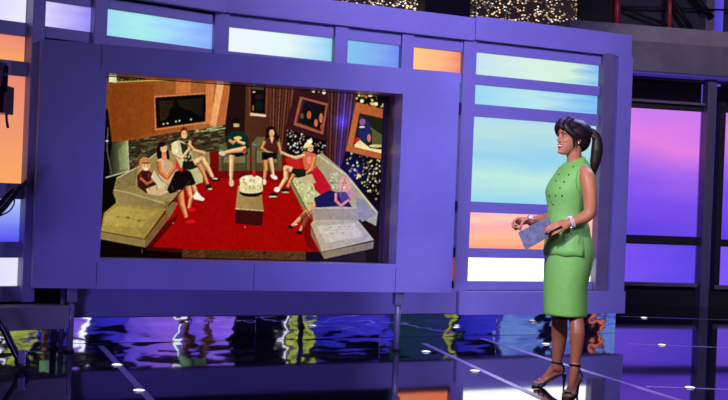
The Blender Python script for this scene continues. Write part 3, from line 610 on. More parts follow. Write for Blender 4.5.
# painted shadows under the sofas, cushion seams, hair and features
poly([(146, 248), (166, 223), (178, 214), (176, 220), (150, 250)], (70, 6, 6), al=.8)
poly([(306, 211), (311, 222), (311, 236), (318, 252), (306, 246), (300, 216)], (96, 6, 14), al=.55)
line([(137, 167), (134, 185)], .7, (112, 96, 56)); line([(190, 181), (168, 206)], 1.2, (60, 44, 28)); line([(291, 180), (311, 217)], .8, (96, 84, 50)); line([(346, 176), (340, 196)], .7, (130, 118, 96))
for x, y in ((236.3, 125), (271.8, 132.5), (310.5, 147.5)):
    ell(x - 1.1, y, .45, .4, (50, 20, 14)); ell(x + 1.1, y, .45, .4, (50, 20, 14)); ell(x, y + 2.2, .9, .4, (170, 60, 50))
ell(271.5, 128.6, 3.6, 1.4, (34, 12, 12)); poly([(232.4, 122), (236, 120), (240.4, 122), (239.4, 123.5), (233.6, 123.5)], (26, 12, 10))
ell(162.5, 145.2, 3.8, 1.6, (38, 10, 8), -15)
for x in (149, 156, 165, 172): line([(x, 186), (x + 1, 190)], .6, (120, 90, 60))
# low table with the cake
poly([(238, 186), (261, 186), (263.5, 210.5), (235.5, 208.5)], (176, 146, 92), (160, 128, 78)); poly([(235.5, 208.5), (263.5, 210.5), (262, 226), (235, 223.5)], (70, 14, 16)); line([(235.5, 208.8), (263.5, 210.8)], .9, (215, 190, 140)); ell(251, 192.5, 11.5, 4.5, (16, 8, 12)); poly([(240, 180), (262, 181), (263, 191), (239.5, 190)], (228, 218, 168)); ell(251, 180, 11.5, 5, (240, 232, 190)); ell(251, 190.5, 11.6, 3, (225, 212, 160)); dots([(241, 177), (261, 178), (262, 191), (241, 190)], 46, [(250, 248, 215), (190, 180, 120), (215, 205, 150)], .5, 1.2)
ell(254, 180.5, .6, .6, (60, 40, 20)); ell(250, 181, .6, .6, (60, 40, 20)); poly([(252, 171), (256, 171), (256, 177), (252.5, 177)], (205, 24, 30)); ell(245, 227, .6, .6, (250, 200, 190)); ell(173, 223, .5, .5, (240, 180, 180))
def blur(a, k):
    for _ in range(k):
        a = (np.roll(a, 1, 0) + 2 * a + np.roll(a, -1, 0)) / 4; a = (np.roll(a, 1, 1) + 2 * a + np.roll(a, -1, 1)) / 4
    return a
# grain, soft uneven shading and boosted local contrast painted into the picture
def soft(k):
    a = rng.randn(IH // k + 2, IW // k + 2); a = np.kron(a, np.ones((k, k)))[:IH, :IW]; return a
gr = blur(soft(4)[..., None], 3)[..., 0] * .025 + blur(soft(9)[..., None], 8)[..., 0] * .025
img = img * (1 + gr[..., None]); base_ = blur(img, 10); img = img + (img - base_) * 0.55
img = 255 * (np.clip(img, 0, 255) / 255) ** 1.12
img = np.clip(img, 0, 255)
img = blur(img, 2)
# pixel grid lying on the screen plane, D behind the surround's face
GX, GY = 520, 330
c_, n_ = math.cos(P.th), math.sin(P.th)
gs = np.linspace(a0 + 0.012, a1 - 0.045, GX); gh = np.linspace(b0 + 0.006, b1 - 0.004, GY)
S2, H2 = np.meshgrid(gs, gh)
dd = D - 0.012
wx = S2 * c_ - dd * n_; wy = P.z0 + S2 * n_ + dd * c_
ta = wx / wy; tb = (H2 - CH) / wy
uu = ta * cr + tb * sr; vv = -ta * sr + tb * cr
ix = np.clip((uu * F + 364 - SSX) * SCL, 0, IW - 1.01); iy = np.clip((200 - vv * F - SSY) * SCL, 0, IH - 1.01)
x0i = ix.astype(int); y0i = iy.astype(int); fx = (ix - x0i)[..., None]; fy = (iy - y0i)[..., None]
smp = (img[y0i, x0i] * (1 - fx) + img[y0i, x0i + 1] * fx) * (1 - fy) + (img[y0i + 1, x0i] * (1 - fx) + img[y0i + 1, x0i + 1] * fx) * fy
smp = smp / 255.0; smp = np.where(smp <= 0.04045, smp / 12.92, ((smp + 0.055) / 1.055) ** 2.4)
me = bpy.data.meshes.new('picture')
me.vertices.add(GX * GY); co = np.stack([S2, np.full_like(S2, dd), H2], -1).reshape(-1).astype(np.float32); me.vertices.foreach_set('co', co)
idx = np.arange(GX * GY).reshape(GY, GX)
quads = np.stack([idx[:-1, :-1], idx[:-1, 1:], idx[1:, 1:], idx[1:, :-1]], -1).reshape(-1, 4)
me.loops.add(quads.size); me.loops.foreach_set('vertex_index', quads.reshape(-1).astype(np.int32))
me.polygons.add(len(quads)); me.polygons.foreach_set('loop_start', (np.arange(len(quads)) * 4).astype(np.int32))
me.update(calc_edges=True)
ca = me.color_attributes.new('picture', 'FLOAT_COLOR', 'POINT')
rgba = np.concatenate([smp, np.ones(smp.shape[:2] + (1,))], -1).reshape(-1).astype(np.float32); ca.data.foreach_set('color', rgba)
m, n, l, p = newmat('video_screen_picture')
va = n.new('ShaderNodeVertexColor'); va.layer_name = 'picture'; p.inputs['Base Color'].default_value = (0.0, 0.0, 0.0, 1); p.inputs['Roughness'].default_value = 0.5; p.inputs['Specular IOR Level'].default_value = 0.0
l.new(va.outputs['Color'], p.inputs['Emission Color']); p.inputs['Emission Strength'].default_value = 1.0
me.materials.append(m)
scr = link(bpy.data.objects.new('video_screen', None)); scr.location = sur.location; scr.rotation_euler = sur.rotation_euler
tag(scr, 'big video screen showing a lounge with red carpet, sofas and seven seated people', 'screen')
pic = link(bpy.data.objects.new('picture', me), scr)
bm = bmesh.new(); ring(bm, (a0 + 0.002, a1 - 0.002, b0 + 0.002, b1 - 0.002), (a0 + 0.012, a1 - 0.045, b0 + 0.006, b1 - 0.004), D - 0.025, D + 0.02)
mesh_obj('bezel', bm, BEZEL, scr)
bm = bmesh.new(); add_box(bm, a0 + 0.002, a1 - 0.002, D + 0.021, D + 0.05, b0 + 0.002, b1 - 0.002); mesh_obj('casing', bm, BLACK, scr)

# ================================================================ FLOOR STRIPS AND LIGHTS
STRIP = mat('pale_floor_inlay', (150, 145, 190), 0.25, var=0.05)
def strip(a, b, wd, label, cat='floor strip'):
    A, B = floorpt(*a), floorpt(*b); d = (B - A); L = d.length; ang = math.atan2(d.y, d.x)
    bm = bmesh.new(); add_box(bm, 0, L, -wd / 2, wd / 2, 0.0, 0.002)
    o = mesh_obj('floor_strip', bm, STRIP); o.location = A; o.rotation_euler = (0, 0, ang)
    return tag(o, label, cat, 'pale strips inlaid in the glossy floor')
strip((101, 346), (156, 406), 0.045, 'pale inlaid floor strip running to the bottom of the frame below the screen left side')
strip((424, 343.5), (560, 407), 0.045, 'pale floor strip running toward the shoes of the presenter')
strip((482, 338.5), (720, 413), 0.05, 'pale floor strip passing behind the ankles of the presenter')
strip((620, 316.3), (760, 321), 0.02, 'thin pale floor line farthest away at right, before the far wall')
strip((628, 343.7), (760, 349), 0.02, 'thin pale floor line in the middle at right')
strip((646, 386.5), (770, 391), 0.03, 'thin pale floor line nearest the camera at right')
LMP = glow('white_floor_lamp', [(0, (255, 255, 255)), (1, (240, 245, 255))], 1.6)
proto = None
for (px, py, r_, lab) in ((117, 365.3, .034, 'small round floor light under the screen left side, farther of two'), (139, 391, .034, 'small round floor light under the screen left side, nearer of two'),
                      (426, 352, .033, 'round floor light just right of the screen right post'), (475, 371.3, .033, 'round floor light between the right post and the shoes of the presenter'),
                      (546, 344.3, .033, 'round floor light left of the shins of the presenter'), (644, 318, .03, 'round floor light farthest away at right'),
                      (662, 345.3, .032, 'round floor light in the middle line at right'), (690, 388, .033, 'round floor light nearest the camera at right')):
    c = floorpt(px, py)
    if proto is None:
        bm = bmesh.new(); add_tube(bm, [(0, 0, 0), (0, 0, 0.004)], r_ + 0.008, 24)
        proto = mesh_obj('floor_light', bm, STEEL, None, True)
        bm = bmesh.new(); add_ball(bm, (0, 0, 0.003), (r_, r_, 0.008), None, 20); lens = mesh_obj('lens', bm, LMP, proto, True); o = proto
    else:
        o = proto.copy(); link(o); q = lens.copy(); link(q, o)
    o.location = c; tag(o, lab, 'floor light', 'round white lights set in the floor')

# ================================================================ CAMERA PEDESTAL AT LEFT
BLKM = mat('black_camera_metal', (14, 13, 18), 0.3, metal=0.3)
RUB = mat('black_rubber', (12, 12, 14), 0.6)
CZ = 8.2
cp = link(bpy.data.objects.new('studio_camera', None)); base = floorpt(0, 374); base.x -= 0.3; cp.location = base
tag(cp, 'black studio camera on a wheeled pedestal, cut by the left edge', 'camera')
def cpart(name, fn, m, parent=None, smooth=True):
    bm = bmesh.new(); fn(bm)
    for v in bm.verts: v.co -= cp.location
    return mesh_obj(name, bm, m, parent or cp, smooth)
cpart('pedestal_leg', lambda bm: stube(bm, [at(-34, 285, CZ), at(-2, 320, CZ), at(10, 342, CZ), at(21, 364, CZ)], [.03, .026, .024, .022]), BLKM)
def wheel(bm):
    c = at(22, 370, CZ); c.z = 0.052
    pts = [c + Vector((math.cos(t) * .038, -math.sin(t) * 0.012, math.sin(t) * .038)) for t in np.linspace(0, 2 * math.pi, 25)]
    add_tube(bm, pts, 0.014, 10)
wh = cpart('caster_wheel', wheel, RUB)
cpart('hub', lambda bm: (lambda c: add_tube(bm, [Vector((c.x, c.y - .016, 0.052)), Vector((c.x, c.y + .016, 0.052))], 0.022, 16))(at(22, 370, CZ)), STEEL, wh)
def caster(bm):
    c = at(22, 370, CZ); add_box(bm, c.x - .02, c.x + .025, c.y - .026, c.y - .019, 0.045, 0.115, 0.003); add_box(bm, c.x - .02, c.x + .025, c.y + .019, c.y + .026, 0.045, 0.115, 0.003); add_box(bm, c.x - .024, c.x + .028, c.y - .026, c.y + .026, 0.108, 0.125, 0.003)
cpart('fork', caster, STEEL, None, False)
cpart('column', lambda bm: add_tube(bm, [at(-34, 330, CZ) * 1, at(-34, 130, CZ)], [.09, .07], 20), BLKM)
def body(bm):
    a = at(-45, 112, CZ); b = at(9.5, 86, CZ); add_box(bm, a.x, b.x, CZ - .12, CZ + .12, a.z, b.z, 0.01)
    a = at(-30, 86, CZ); b = at(4, 62, CZ); add_box(bm, a.x, b.x, CZ - .08, CZ + .08, a.z, b.z, 0.01)
cpart('camera_body', body, BLKM, None, False)
cpart('viewfinder', lambda bm: add_tube(bm, [at(4.5, 92, CZ - .14), at(6.2, 66, CZ - .14)], [.018, .016], 12), BLKM)
cpart('cable', lambda bm: stube(bm, [at(7, 108, CZ), at(6.5, 118, CZ), at(8, 128, CZ)], [.009, .008, .009], 8), mat('blue_cable', (50, 45, 140), 0.4))
cpart('pan_handle', lambda bm: stube(bm, [at(-30, 236, CZ), at(0, 208, CZ), at(13, 193, CZ), at(19, 188, CZ)], [.034, .036, .030, .016]), BLKM)
cpart('handle_grip', lambda bm: add_tube(bm, [at(17, 190, CZ), at(27.5, 181.5, CZ)], [.013, .016], 12), RUB)
cpart('control_cable', lambda bm: stube(bm, [at(14, 196, CZ), at(14, 204, CZ), at(8, 212, CZ), at(-6, 218, CZ)], [.005] * 4, 8), BLKM)

# ================================================================ UNSEEN RISER ADDED FOR REFLECTIONS
# out-of-frame riser with glowing facings, made up for the kick panels to mirror
RA, RB = Vector((4.4, 1.9, 0)), Vector((9.9, 10.4, 0)); rdir = (RB - RA).normalized(); rang = math.atan2(rdir.y, rdir.x); RL = (RB - RA).length
def leafy():
    m, n, l, p = newmat('green_yellow_foliage_print')
    tc = n.new('ShaderNodeTexCoord'); wv = n.new('ShaderNodeTexNoise'); wv.inputs['Scale'].default_value = 9; wv.inputs['Distortion'].default_value = 2.5; l.new(tc.outputs['Object'], wv.inputs['Vector'])
    r = n.new('ShaderNodeValToRGB'); r.color_ramp.elements[0].position = .45; r.color_ramp.elements[1].position = .55; r.color_ramp.elements[0].color = lin((16, 24, 14)); r.color_ramp.elements[1].color = lin((205, 215, 90)); l.new(wv.outputs['Fac'], r.inputs[0])
    p.inputs['Base Color'].default_value = (.02, .02, .02, 1); l.new(r.outputs[0], p.inputs['Emission Color']); p.inputs['Emission Strength'].default_value = 1.6
    return m
LEAF = leafy()
RV = glow('riser_violet', [(0, (95, 70, 220)), (1, (150, 105, 240))], 1.4); RBL = glow('riser_blue', [(0, (35, 40, 190)), (1, (70, 60, 230))], 1.0)
RGN = glow('riser_green', [(0, (20, 70, 60)), (1, (40, 60, 130))], 0.7); RCY = glow('riser_cyan', [(0, (70, 70, 220)), (.5, (130, 170, 245)), (1, (60, 55, 200))], 1.1, 'Z', .3); RW = glow('riser_white', [(0, (255, 255, 255)), (1, (230, 230, 255))], 2.5)
RDK = mat('riser_dark_fabric', (30, 24, 60), .7); ROR = glow('riser_orange', [(0, (230, 120, 90)), (1, (220, 110, 70))], 1.2); RTN = mat('riser_tan_curtain', (150, 120, 110), .7)
items = [(0.00, .05, RDK, 'dark'), (.05, .055, RW, 'white'), (.058, .12, RV, 'violet'), (.12, .13, RW, 'white'), (.13, .185, RBL, 'blue'), (.185, .26, RV, 'violet'), (.262, .268, RW, 'white'), (.27, .34, RV, 'violet'), (.34, .42, RDK, 'dark'), (.42, .425, RW, 'white'),
         (.43, .465, LEAF, 'leaf print'), (.465, .58, RBL, 'blue'), (.58, .66, RGN, 'green'), (.66, .672, LEAF, 'leaf print'), (.68, .74, RBL, 'blue'), (.74, .80, RCY, 'cyan'), (.80, .82, RDK, 'dark'), (.82, .85, RCY, 'cyan'), (.85, .88, RDK, 'dark'), (.88, .888, ROR, 'orange'), (.89, 1.0, RCY, 'cyan')]
rf_ = link(bpy.data.objects.new('reflection_riser', None)); rf_.location = RA; rf_.rotation_euler = (0, 0, rang)
tag(rf_, 'added unseen riser with coloured glowing fronts, only to be mirrored in the kick panels', 'riser')
bm = bmesh.new(); add_box(bm, 0, RL, -0.30, -0.02, 0, 1.45, .01); mesh_obj('riser_body', bm, BLACK, rf_)
for a, b, m_, lab in items:
    lo, hi = (.12, 1.3)
    bm = bmesh.new(); add_box(bm, a * RL + .01, b * RL - .01, -.018, .03, lo if m_ is not LEAF else .3, hi if m_ is not RBL else 1.0, .004); mesh_obj('riser_facing', bm, m_, rf_)

# ================================================================ THE PRESENTER
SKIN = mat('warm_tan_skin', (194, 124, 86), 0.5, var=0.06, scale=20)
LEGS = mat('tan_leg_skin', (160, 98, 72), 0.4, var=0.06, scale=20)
HAIR = mat('dark_brown_hair', (30, 17, 14), 0.48, var=0.35, scale=60, bump=0.12)
GREEN = mat('bright_green_fabric', (126, 196, 92), 0.62, var=0.05, scale=30, bump=0.15, bscale=260)
GREENS = mat('green_seam_fabric', (96, 160, 66), 0.7)
BLKSHOE = mat('black_patent_leather', (10, 9, 12), 0.2)
SILV = mat('silver_trim', (190, 188, 196), 0.25, metal=0.9)
Y0 = 8.12
who = link(bpy.data.objects.new('person', None)); bp = floorpt(562, 395); who.location = bp
tag(who, 'woman with dark ponytail in sleeveless green peplum dress standing in profile holding a grey card', 'person')
def wpart(name, fn, m, parent=None, smooth=True, voxel=None, sm=3):
    bm = bmesh.new(); fn(bm)
    for v in bm.verts: v.co -= bp
    o = mesh_obj(name, bm, m, None, smooth)
    if voxel: remesh(o, voxel, sm)
    o.parent = parent or who
    return o
PHI = math.radians(14)
FW = Vector((-math.cos(PHI), -math.sin(PHI), 0)); SD = Vector((math.sin(PHI), -math.cos(PHI), 0))   # forward; her left, towards the camera
def ring_pts(c, a, b, n=40, tilt=0.0, ex=2.0, off=0.0):
    out = []
    for k in range(n):
        t = 2 * math.pi * k / n; ca, sa = math.cos(t), math.sin(t)
        x = math.copysign(abs(ca) ** (2 / ex), ca) * (a + off); y = math.copysign(abs(sa) ** (2 / ex), sa) * (b + off)
        out.append(c + FW * x + SD * y + Vector((0, 0, tilt * x / max(a, .01))))
    return out
def sec(py, xl, xr, b, dy=0.0, tilt=0.0, ex=2.2):
    L = at(xl, py, Y0 + dy); Rr = at(xr, py, Y0 + dy); X = (Rr.x - L.x) / 2
    a = math.sqrt(max(X * X - (b * math.sin(PHI)) ** 2, 0.0004)) / math.cos(PHI)
    return ((L + Rr) / 2, a, b, tilt, ex)
def interp_secs(secs, k=4):
    out = []
    for i in range(len(secs) - 1):
        s_ = [secs[max(i - 1, 0)], secs[i], secs[i + 1], secs[min(i + 2, len(secs) - 1)]]
        for j in range(k):
            t = j / k; vals = []
            for q in range(5):
                p0, p1, p2, p3 = (z[q] for z in s_)
                vals.append(0.5 * ((2 * p1) + (p2 - p0) * t + (2 * p0 - 5 * p1 + 4 * p2 - p3) * t * t + (3 * p1 - p0 - 3 * p2 + p3) * t ** 3))
            out.append(tuple(vals))
    out.append(secs[-1]); return out
def loft(bm, secs, n=40, off=0.0, caps=True, fold=None):
    rings = []
    for i, (c, a, b, tl, ex) in enumerate(secs):
        pts = ring_pts(c, a, b, n, tl, ex, off)
        if fold: pts = [fold(p, i, k, c) for k, p in enumerate(pts)]
        rings.append([bm.verts.new(p) for p in pts])
    for A, B in zip(rings, rings[1:]):
        for k in range(n): bm.faces.new((A[k], A[(k + 1) % n], B[(k + 1) % n], B[k]))
    if caps: bm.faces.new(rings[0]); bm.faces.new(rings[-1][::-1])
    return rings
torso = [sec(159.5, 568, 583, .050, tilt=-.018), sec(163.5, 562.5, 585, .078, tilt=-.02), sec(167.5, 560.5, 588, .128, tilt=-.012), sec(173, 557.5, 589.5, .152, tilt=-.006), sec(183, 551, 589.5, .153),
         sec(192.5, 547.5, 587, .150), sec(203, 548.8, 584.5, .136), sec(214, 549.3, 583.5, .124), sec(225, 548.8, 587, .134), sec(238, 547.8, 590.2, .158), sec(250, 546.6, 591.8, .170)]
skirt = [sec(226, 550.5, 586.5, .132), sec(238, 548, 590.5, .156), sec(250, 545.8, 592.3, .170), sec(262, 545.0, 591.2, .174), sec(275, 544.5, 588, .172), sec(288, 544, 585.8, .166), sec(302, 544, 585.6, .162), sec(315, 544, 585.6, .160)]
# --- body: one continuous remeshed surface
def H3(px, py, y): return at(px, py, y)
head_c = at(572.5, 138.5, Y0)        # centre of the head at ear level
YAW = math.radians(24)
hf = Vector((-math.cos(YAW), -math.sin(YAW), 0.05)).normalized(); hs = Vector((math.sin(YAW), -math.cos(YAW), 0)); hu = hf.cross(hs).normalized()
if hu.z < 0: hu = -hu
HR = Matrix((hf, hs, hu)).transposed()
HO = head_c - hu * 0.103
def hp(x, y, z): return HO + hf * x + hs * y + hu * z
def head_loft(bm, off=0.0, k=4, zlo=-1, n=36):
    S = [(-.004, .074, .034, .016), (.008, .085, .012, .032), (.028, .088, -.018, .046), (.050, .088, -.040, .054), (.072, .088, -.068, .060), (.092, .087, -.082, .066), (.108, .086, -.090, .070),
         (.128, .091, -.096, .073), (.150, .091, -.098, .074), (.175, .080, -.093, .068), (.198, .052, -.074, .050), (.212, .018, -.034, .020)]
    rings = []
    for z, xf, xb, w_ in S:
        if z < zlo: continue
        c = (xf + xb) / 2; a = (xf - xb) / 2
        r_ = []
        for q in range(n):
            t = 2 * math.pi * q / n; ca, sa = math.cos(t), math.sin(t)
            x = math.copysign(abs(ca) ** .92, ca) * (a + off); y = math.copysign(abs(sa) ** .92, sa) * (w_ + off)
            r_.append(bm.verts.new(hp(c + x, y, z + (off if z > .19 else 0))))
        rings.append(r_)
    for A, B in zip(rings, rings[1:]):
        for q in range(n): bm.faces.new((A[q], A[(q + 1) % n], B[(q + 1) % n], B[q]))
    bm.faces.new(rings[0]); bm.faces.new(rings[-1][::-1])
def finger(bm, base, d, nrm, lens, curls, r):
    pts = [base]; cur = d.normalized(); ax = cur.cross(nrm).normalized()
    for L, c in zip(lens, curls):
        cur = Quaternion(ax, math.radians(c)) @ cur; pts.append(pts[-1] + cur * L)
    add_tube(bm, pts, [r, r * .97, r * .9, r * .75][:len(pts)], 10)
    add_ball(bm, pts[-1], r * .75, None, 8); add_ball(bm, pts[0], r * 1.05, None, 8)
    for p_ in pts[1:-1]: add_ball(bm, p_, r * .97, None, 8)
    return pts
def hand(bm, wr, d, thumb_side, nrm, curl, thumb_curl=(10, 20, 15), spread=0.0, k=1.0, thumb_dir=(.75, .6, .35)):
    """palm + four unequal fingers + thumb from the palm's side; nrm is the way the fingers curl"""
    d = d.normalized(); s_ = (thumb_side - d * thumb_side.dot(d)).normalized(); n_ = (nrm - d * nrm.dot(d) - s_ * nrm.dot(s_)).normalized()
    R3 = Matrix((d, s_, n_)).transposed()
    add_ball(bm, wr + d * .045 * k, (.052 * k, .036 * k, .015 * k), R3, 16)
    add_ball(bm, wr + d * .062 * k, (.030 * k, .038 * k, .013 * k), R3, 16)
    add_ball(bm, wr + d * .012 * k, (.028 * k, .025 * k, .018 * k), R3, 14)
    add_ball(bm, wr + d * .035 * k + s_ * .024 * k + n_ * .006 * k, (.030 * k, .014 * k, .014 * k), R3, 12)
    for i, (o_, L) in enumerate(((.029, .92), (.0098, 1.0), (-.0098, .94), (-.029, .76))):
        b_ = wr + d * (.084 - abs(o_ - .006) * .20) * k + s_ * o_ * k
        dd_ = (d + s_ * o_ * spread * 10).normalized()
        cc = [c * (1 + .10 * i) for c in curl]
        finger(bm, b_, dd_, n_, [.040 * L * k, .026 * L * k, .021 * L * k], cc, .0082 * k)
    tb = wr + d * .026 * k + s_ * .030 * k + n_ * .006 * k
    td = (d * thumb_dir[0] + s_ * thumb_dir[1] + n_ * thumb_dir[2]).normalized()
    finger(bm, tb, td, (-s_ * .75 + n_ * .5).normalized(), [.036 * k, .028 * k, .023 * k], thumb_curl, .0095 * k)
near_wr = at(568.5, 223, 7.90); far_wr = at(529.5, 220.8, 8.12)
HK = 0.98
def bodymesh(bm):
    head_loft(bm)
    # face relief
    stube(bm, [hp(.086, 0, .126), hp(.094, 0, .104), hp(.104, 0, .083), hp(.096, 0, .075)], [.007, .008, .0095, .008], 10, 4)
    for q in (-1, 1):
        add_ball(bm, hp(.092, q * .010, .077), .0068, None, 10); add_ball(bm, hp(.060, q * .027, .080), (.024, .020, .020), HR, 12)
        add_ball(bm, hp(.080, q * .028, .130), (.013, .024, .007), HR, 12)
        add_ball(bm, hp(-.006, q * .071, .098), (.017, .008, .030), HR, 12)
    add_ball(bm, hp(.082, 0, .012), (.017, .020, .014), HR, 12)
    add_ball(bm, hp(.088, 0, .056), (.010, .022, .006), HR, 10); add_ball(bm, hp(.087, 0, .041), (.010, .019, .006), HR, 10)
    stube(bm, [hp(-.018, 0, .075), at(573.8, 152, Y0), at(574.5, 159, Y0 + .005), at(575.5, 167, Y0 + .01)], [.056, .048, .047, .062], 18, 4)
    loft(bm, interp_secs([(c, a - .007, b - .008, t, e) for c, a, b, t, e in torso], 3), 32)
    loft(bm, interp_secs([(c, a - .014, b - .014, t, e) for c, a, b, t, e in skirt[1:-3]], 3), 32)
    # near arm
    stube(bm, [at(582, 171.5, 8.02), at(587, 177, 7.965), at(589.3, 190, 7.94), at(590.2, 202, 7.93), at(589.5, 212, 7.925), at(585, 217, 7.92), at(577, 220.2, 7.91), at(568.5, 223, 7.90)],
          [(.040, .042), (.049, .050), (.044, .050), (.040, .045), (.038, .042), (.038, .040), (.032, .034), (.021, .027)], 18, 4)
    hand(bm, near_wr, at(553, 229, 7.87) - near_wr, Vector((-.25, .35, .85)), Vector((-.2, .9, -.35)), (8, 26, 26), spread=-.1, k=HK, thumb_dir=(.8, .35, .7))
    # far arm, behind the body
    stube(bm, [at(570, 172, 8.22), at(567, 178, 8.28), at(563, 195, 8.33), at(560, 210, 8.33), at(552, 216.5, 8.26), at(540, 219.2, 8.19), at(529.5, 220.8, 8.12)],
          [.042, .046, .043, .038, .034, .030, (.021, .026)], 16, 4)
    hand(bm, far_wr, at(509, 221.5, 8.09) - far_wr, Vector((0.1, -.75, .6)), Vector((.05, -.55, -.8)), (34, 62, 50), (20, 35, 30), k=1.06, thumb_dir=(.9, .3, .45))
    # legs
    stube(bm, [at(561, 262, 8.18), at(560.3, 290, 8.20), at(560, 306, 8.235), at(559.6, 320, 8.27), at(559.6, 334, 8.30), at(558.6, 348, 8.315), at(557.4, 358, 8.325), at(556.9, 364, 8.33)],
          [.072, .064, .056, .051, .052, .043, .034, .033], 20, 4)
    stube(bm, [at(572, 262, 8.11), at(574, 290, 8.08), at(575, 306, 8.06), at(576.3, 319, 8.03), at(577.4, 334, 8.00), at(576.4, 350, 7.995), at(575.2, 360, 7.985), at(574.8, 367, 7.98)],
          [.070, .060, .050, .046, .046, .038, .030, .030], 20, 4)
    # feet on their high heels
    def foot(ank, heel, ball, toe, side):
        stube(bm, [ank + Vector((0, 0, .02)), ank - Vector((0, 0, .02)), ank * .5 + (heel + Vector((0, 0, .022))) * .5], [.031, .033, .031], 14, 3)
        stube(bm, [heel + Vector((0, 0, .022)), heel * .55 + ball * .45 + Vector((0, 0, .034)), ball + Vector((0, 0, .020)), toe + Vector((0, 0, .013))], [(.026, .026), (.027, .024), (.036, .018), (.026, .010)], 16, 4)
        stube(bm, [ank - Vector((0, 0, .004)), ank * .5 + (heel * .3 + ball * .7) * .5 + Vector((0, 0, .024)), ball + Vector((0, 0, .026))], [.030, .027, .018], 14, 4)
        d_ = (toe - ball).normalized(); l_ = Vector((-d_.y, d_.x, 0)).normalized()
        for i, (o_, L, r_) in enumerate(((-.022, .030, .0095), (-.008, .031, .008), (.004, .028, .0075), (.015, .024, .007), (.025, .018, .0065))):
            o_ *= side; b_ = ball + d_ * .012 + l_ * o_ + Vector((0, 0, .014)); add_tube(bm, [b_, b_ + d_ * L * .6 + Vector((0, 0, -.001)), b_ + d_ * L + Vector((0, 0, -.004))], [r_, r_, r_ * .75], 8)
            add_ball(bm, b_ + d_ * L + Vector((0, 0, -.004)), r_ * .75, None, 8)
    foot(FA, FH, FB, FT, 1); foot(NA, NH, NB, NT, -1)
# foot landmarks (sole heights)
FA = at(556.9, 364, 8.33); FH = at(562.5, 374, 8.345); FH.z = .095; FB = at(542, 384, 8.37); FB.z = .016; FT = at(533.5, 386, 8.38); FT.z = .014
NA = at(574.8, 367, 7.98); NH = at(577.5, 378, 8.00); NH.z = .098; NB = at(569.5, 392, 7.865); NB.z = .016; NT = at(566, 398, 7.80); NT.z = .014
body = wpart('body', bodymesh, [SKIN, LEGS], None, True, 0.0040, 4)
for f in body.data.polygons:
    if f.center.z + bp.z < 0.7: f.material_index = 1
# --- face
EYEW = mat('eye_white', (225, 215, 210), 0.3); IRIS = mat('dark_iris', (25, 14, 10), 0.2); LIP = mat('rose_lipstick', (176, 62, 66), 0.35); TEETH = mat('white_teeth', (240, 235, 228), 0.3)
for q in (1, -1):
    e = wpart('eye', lambda bm: add_ball(bm, hp(.0795, q * .029, .108), (.0085, .0135, .0065), HR, 12), EYEW)
    wpart('iris', lambda bm: add_ball(bm, hp(.0860, q * .029, .108), (.0035, .0055, .0055), HR, 10), IRIS, e)
    wpart('eyelashes', lambda bm: stube(bm, [hp(.084, q * .015, .111), hp(.0885, q * .028, .1165), hp(.079, q * .045, .112)], [.0018, .0030, .0018], 6), HAIR)
    wpart('eyebrow', lambda bm: stube(bm, [hp(.0930, q * .014, .127), hp(.0925, q * .030, .133), hp(.079, q * .048, .127)], [.0022, .0032, .0015], 6), HAIR)
    wpart('earring', lambda bm: add_ball(bm, hp(.000, q * .080, .070), .0055, None, 10), SILV)
wpart('teeth', lambda bm: stube(bm, [hp(.080, -.021, .051), hp(.0955, -.008, .0475), hp(.0955, .008, .0475), hp(.080, .021, .051)], [.0025, .0046, .0046, .0025], 8), TEETH)
wpart('lips', lambda bm: (stube(bm, [hp(.079, -.025, .054), hp(.095, -.009, .0555), hp(.0955, 0, .0545), hp(.095, .009, .0555), hp(.079, .025, .054)], [.002, .0042, .0040, .0042, .002], 8),
                          stube(bm, [hp(.079, -.024, .052), hp(.092, -.010, .0395), hp(.093, .010, .0395), hp(.079, .024, .052)], [.002, .0048, .0048, .002], 8)), LIP)
# --- hair
def hair(bm):
    add_ball(bm, hp(-.022, 0, .135), (.100, .088, .095), HR, 28)
    add_ball(bm, hp(-.050, 0, .105), (.072, .078, .085), HR, 24)
    add_ball(bm, hp(.015, 0, .178), (.082, .078, .052), HR, 24)
    add_ball(bm, hp(-.062, 0, .150), (.068, .066, .066), HR, 20)
    for q in (1, -1):   # hair swept over the temples, and loose locks in front of the ears
        stube(bm, [hp(.030, q * .030, .215), hp(.078, q * .040, .182), hp(.078, q * .058, .150), hp(.044, q * .076, .118), hp(.010, q * .082, .100)], [.024, .024, .020, .018, .012], 12, 5)
        stube(bm, [hp(.062, q * .060, .150), hp(.044, q * .073, .110), hp(.034, q * .072, .070), hp(.026, q * .066, .030)], [.012, .011, .008, .003], 10, 5)
    stube(bm, [hp(.02, -.03, .225), hp(.080, -.012, .203), hp(.105, .012, .176), hp(.098, .045, .150)], [.020, .022, .017, .007], 12, 5)
    stube(bm, [hp(.02, .01, .225), hp(.083, -.030, .190), hp(.094, -.045, .160), hp(.080, -.055, .130)], [.020, .020, .014, .006], 12, 5)
wpart('hair', hair, HAIR, None, True, 0.005, 4)
def pony(bm):
    a = hp(-.105, 0, .150)
    stube(bm, [a + hf * .03, at(592, 131.5, Y0), at(596.5, 138, Y0), at(597, 150, Y0), at(595.2, 162, Y0 + .005), at(593.8, 171, Y0 + .01), at(594.2, 177.5, Y0 + .015)],
          [.022, .022, (.028, .030), (.037, .038), (.034, .034), (.022, .020), .003], 18, 6)
    stube(bm, [a, at(593, 136, Y0 - .01), at(599.2, 146, Y0 - .01), at(599, 158, Y0 - .01), at(595.5, 172, Y0)], [.012, .014, .012, .012, .003], 10, 5)
wpart('ponytail', pony, HAIR, None, True, 0.0045, 3)
wpart('hair_tie', lambda bm: add_tube(bm, [at(589.6, 131.2, Y0), at(591.6, 132.8, Y0)], .0245, 16), BLKSHOE)
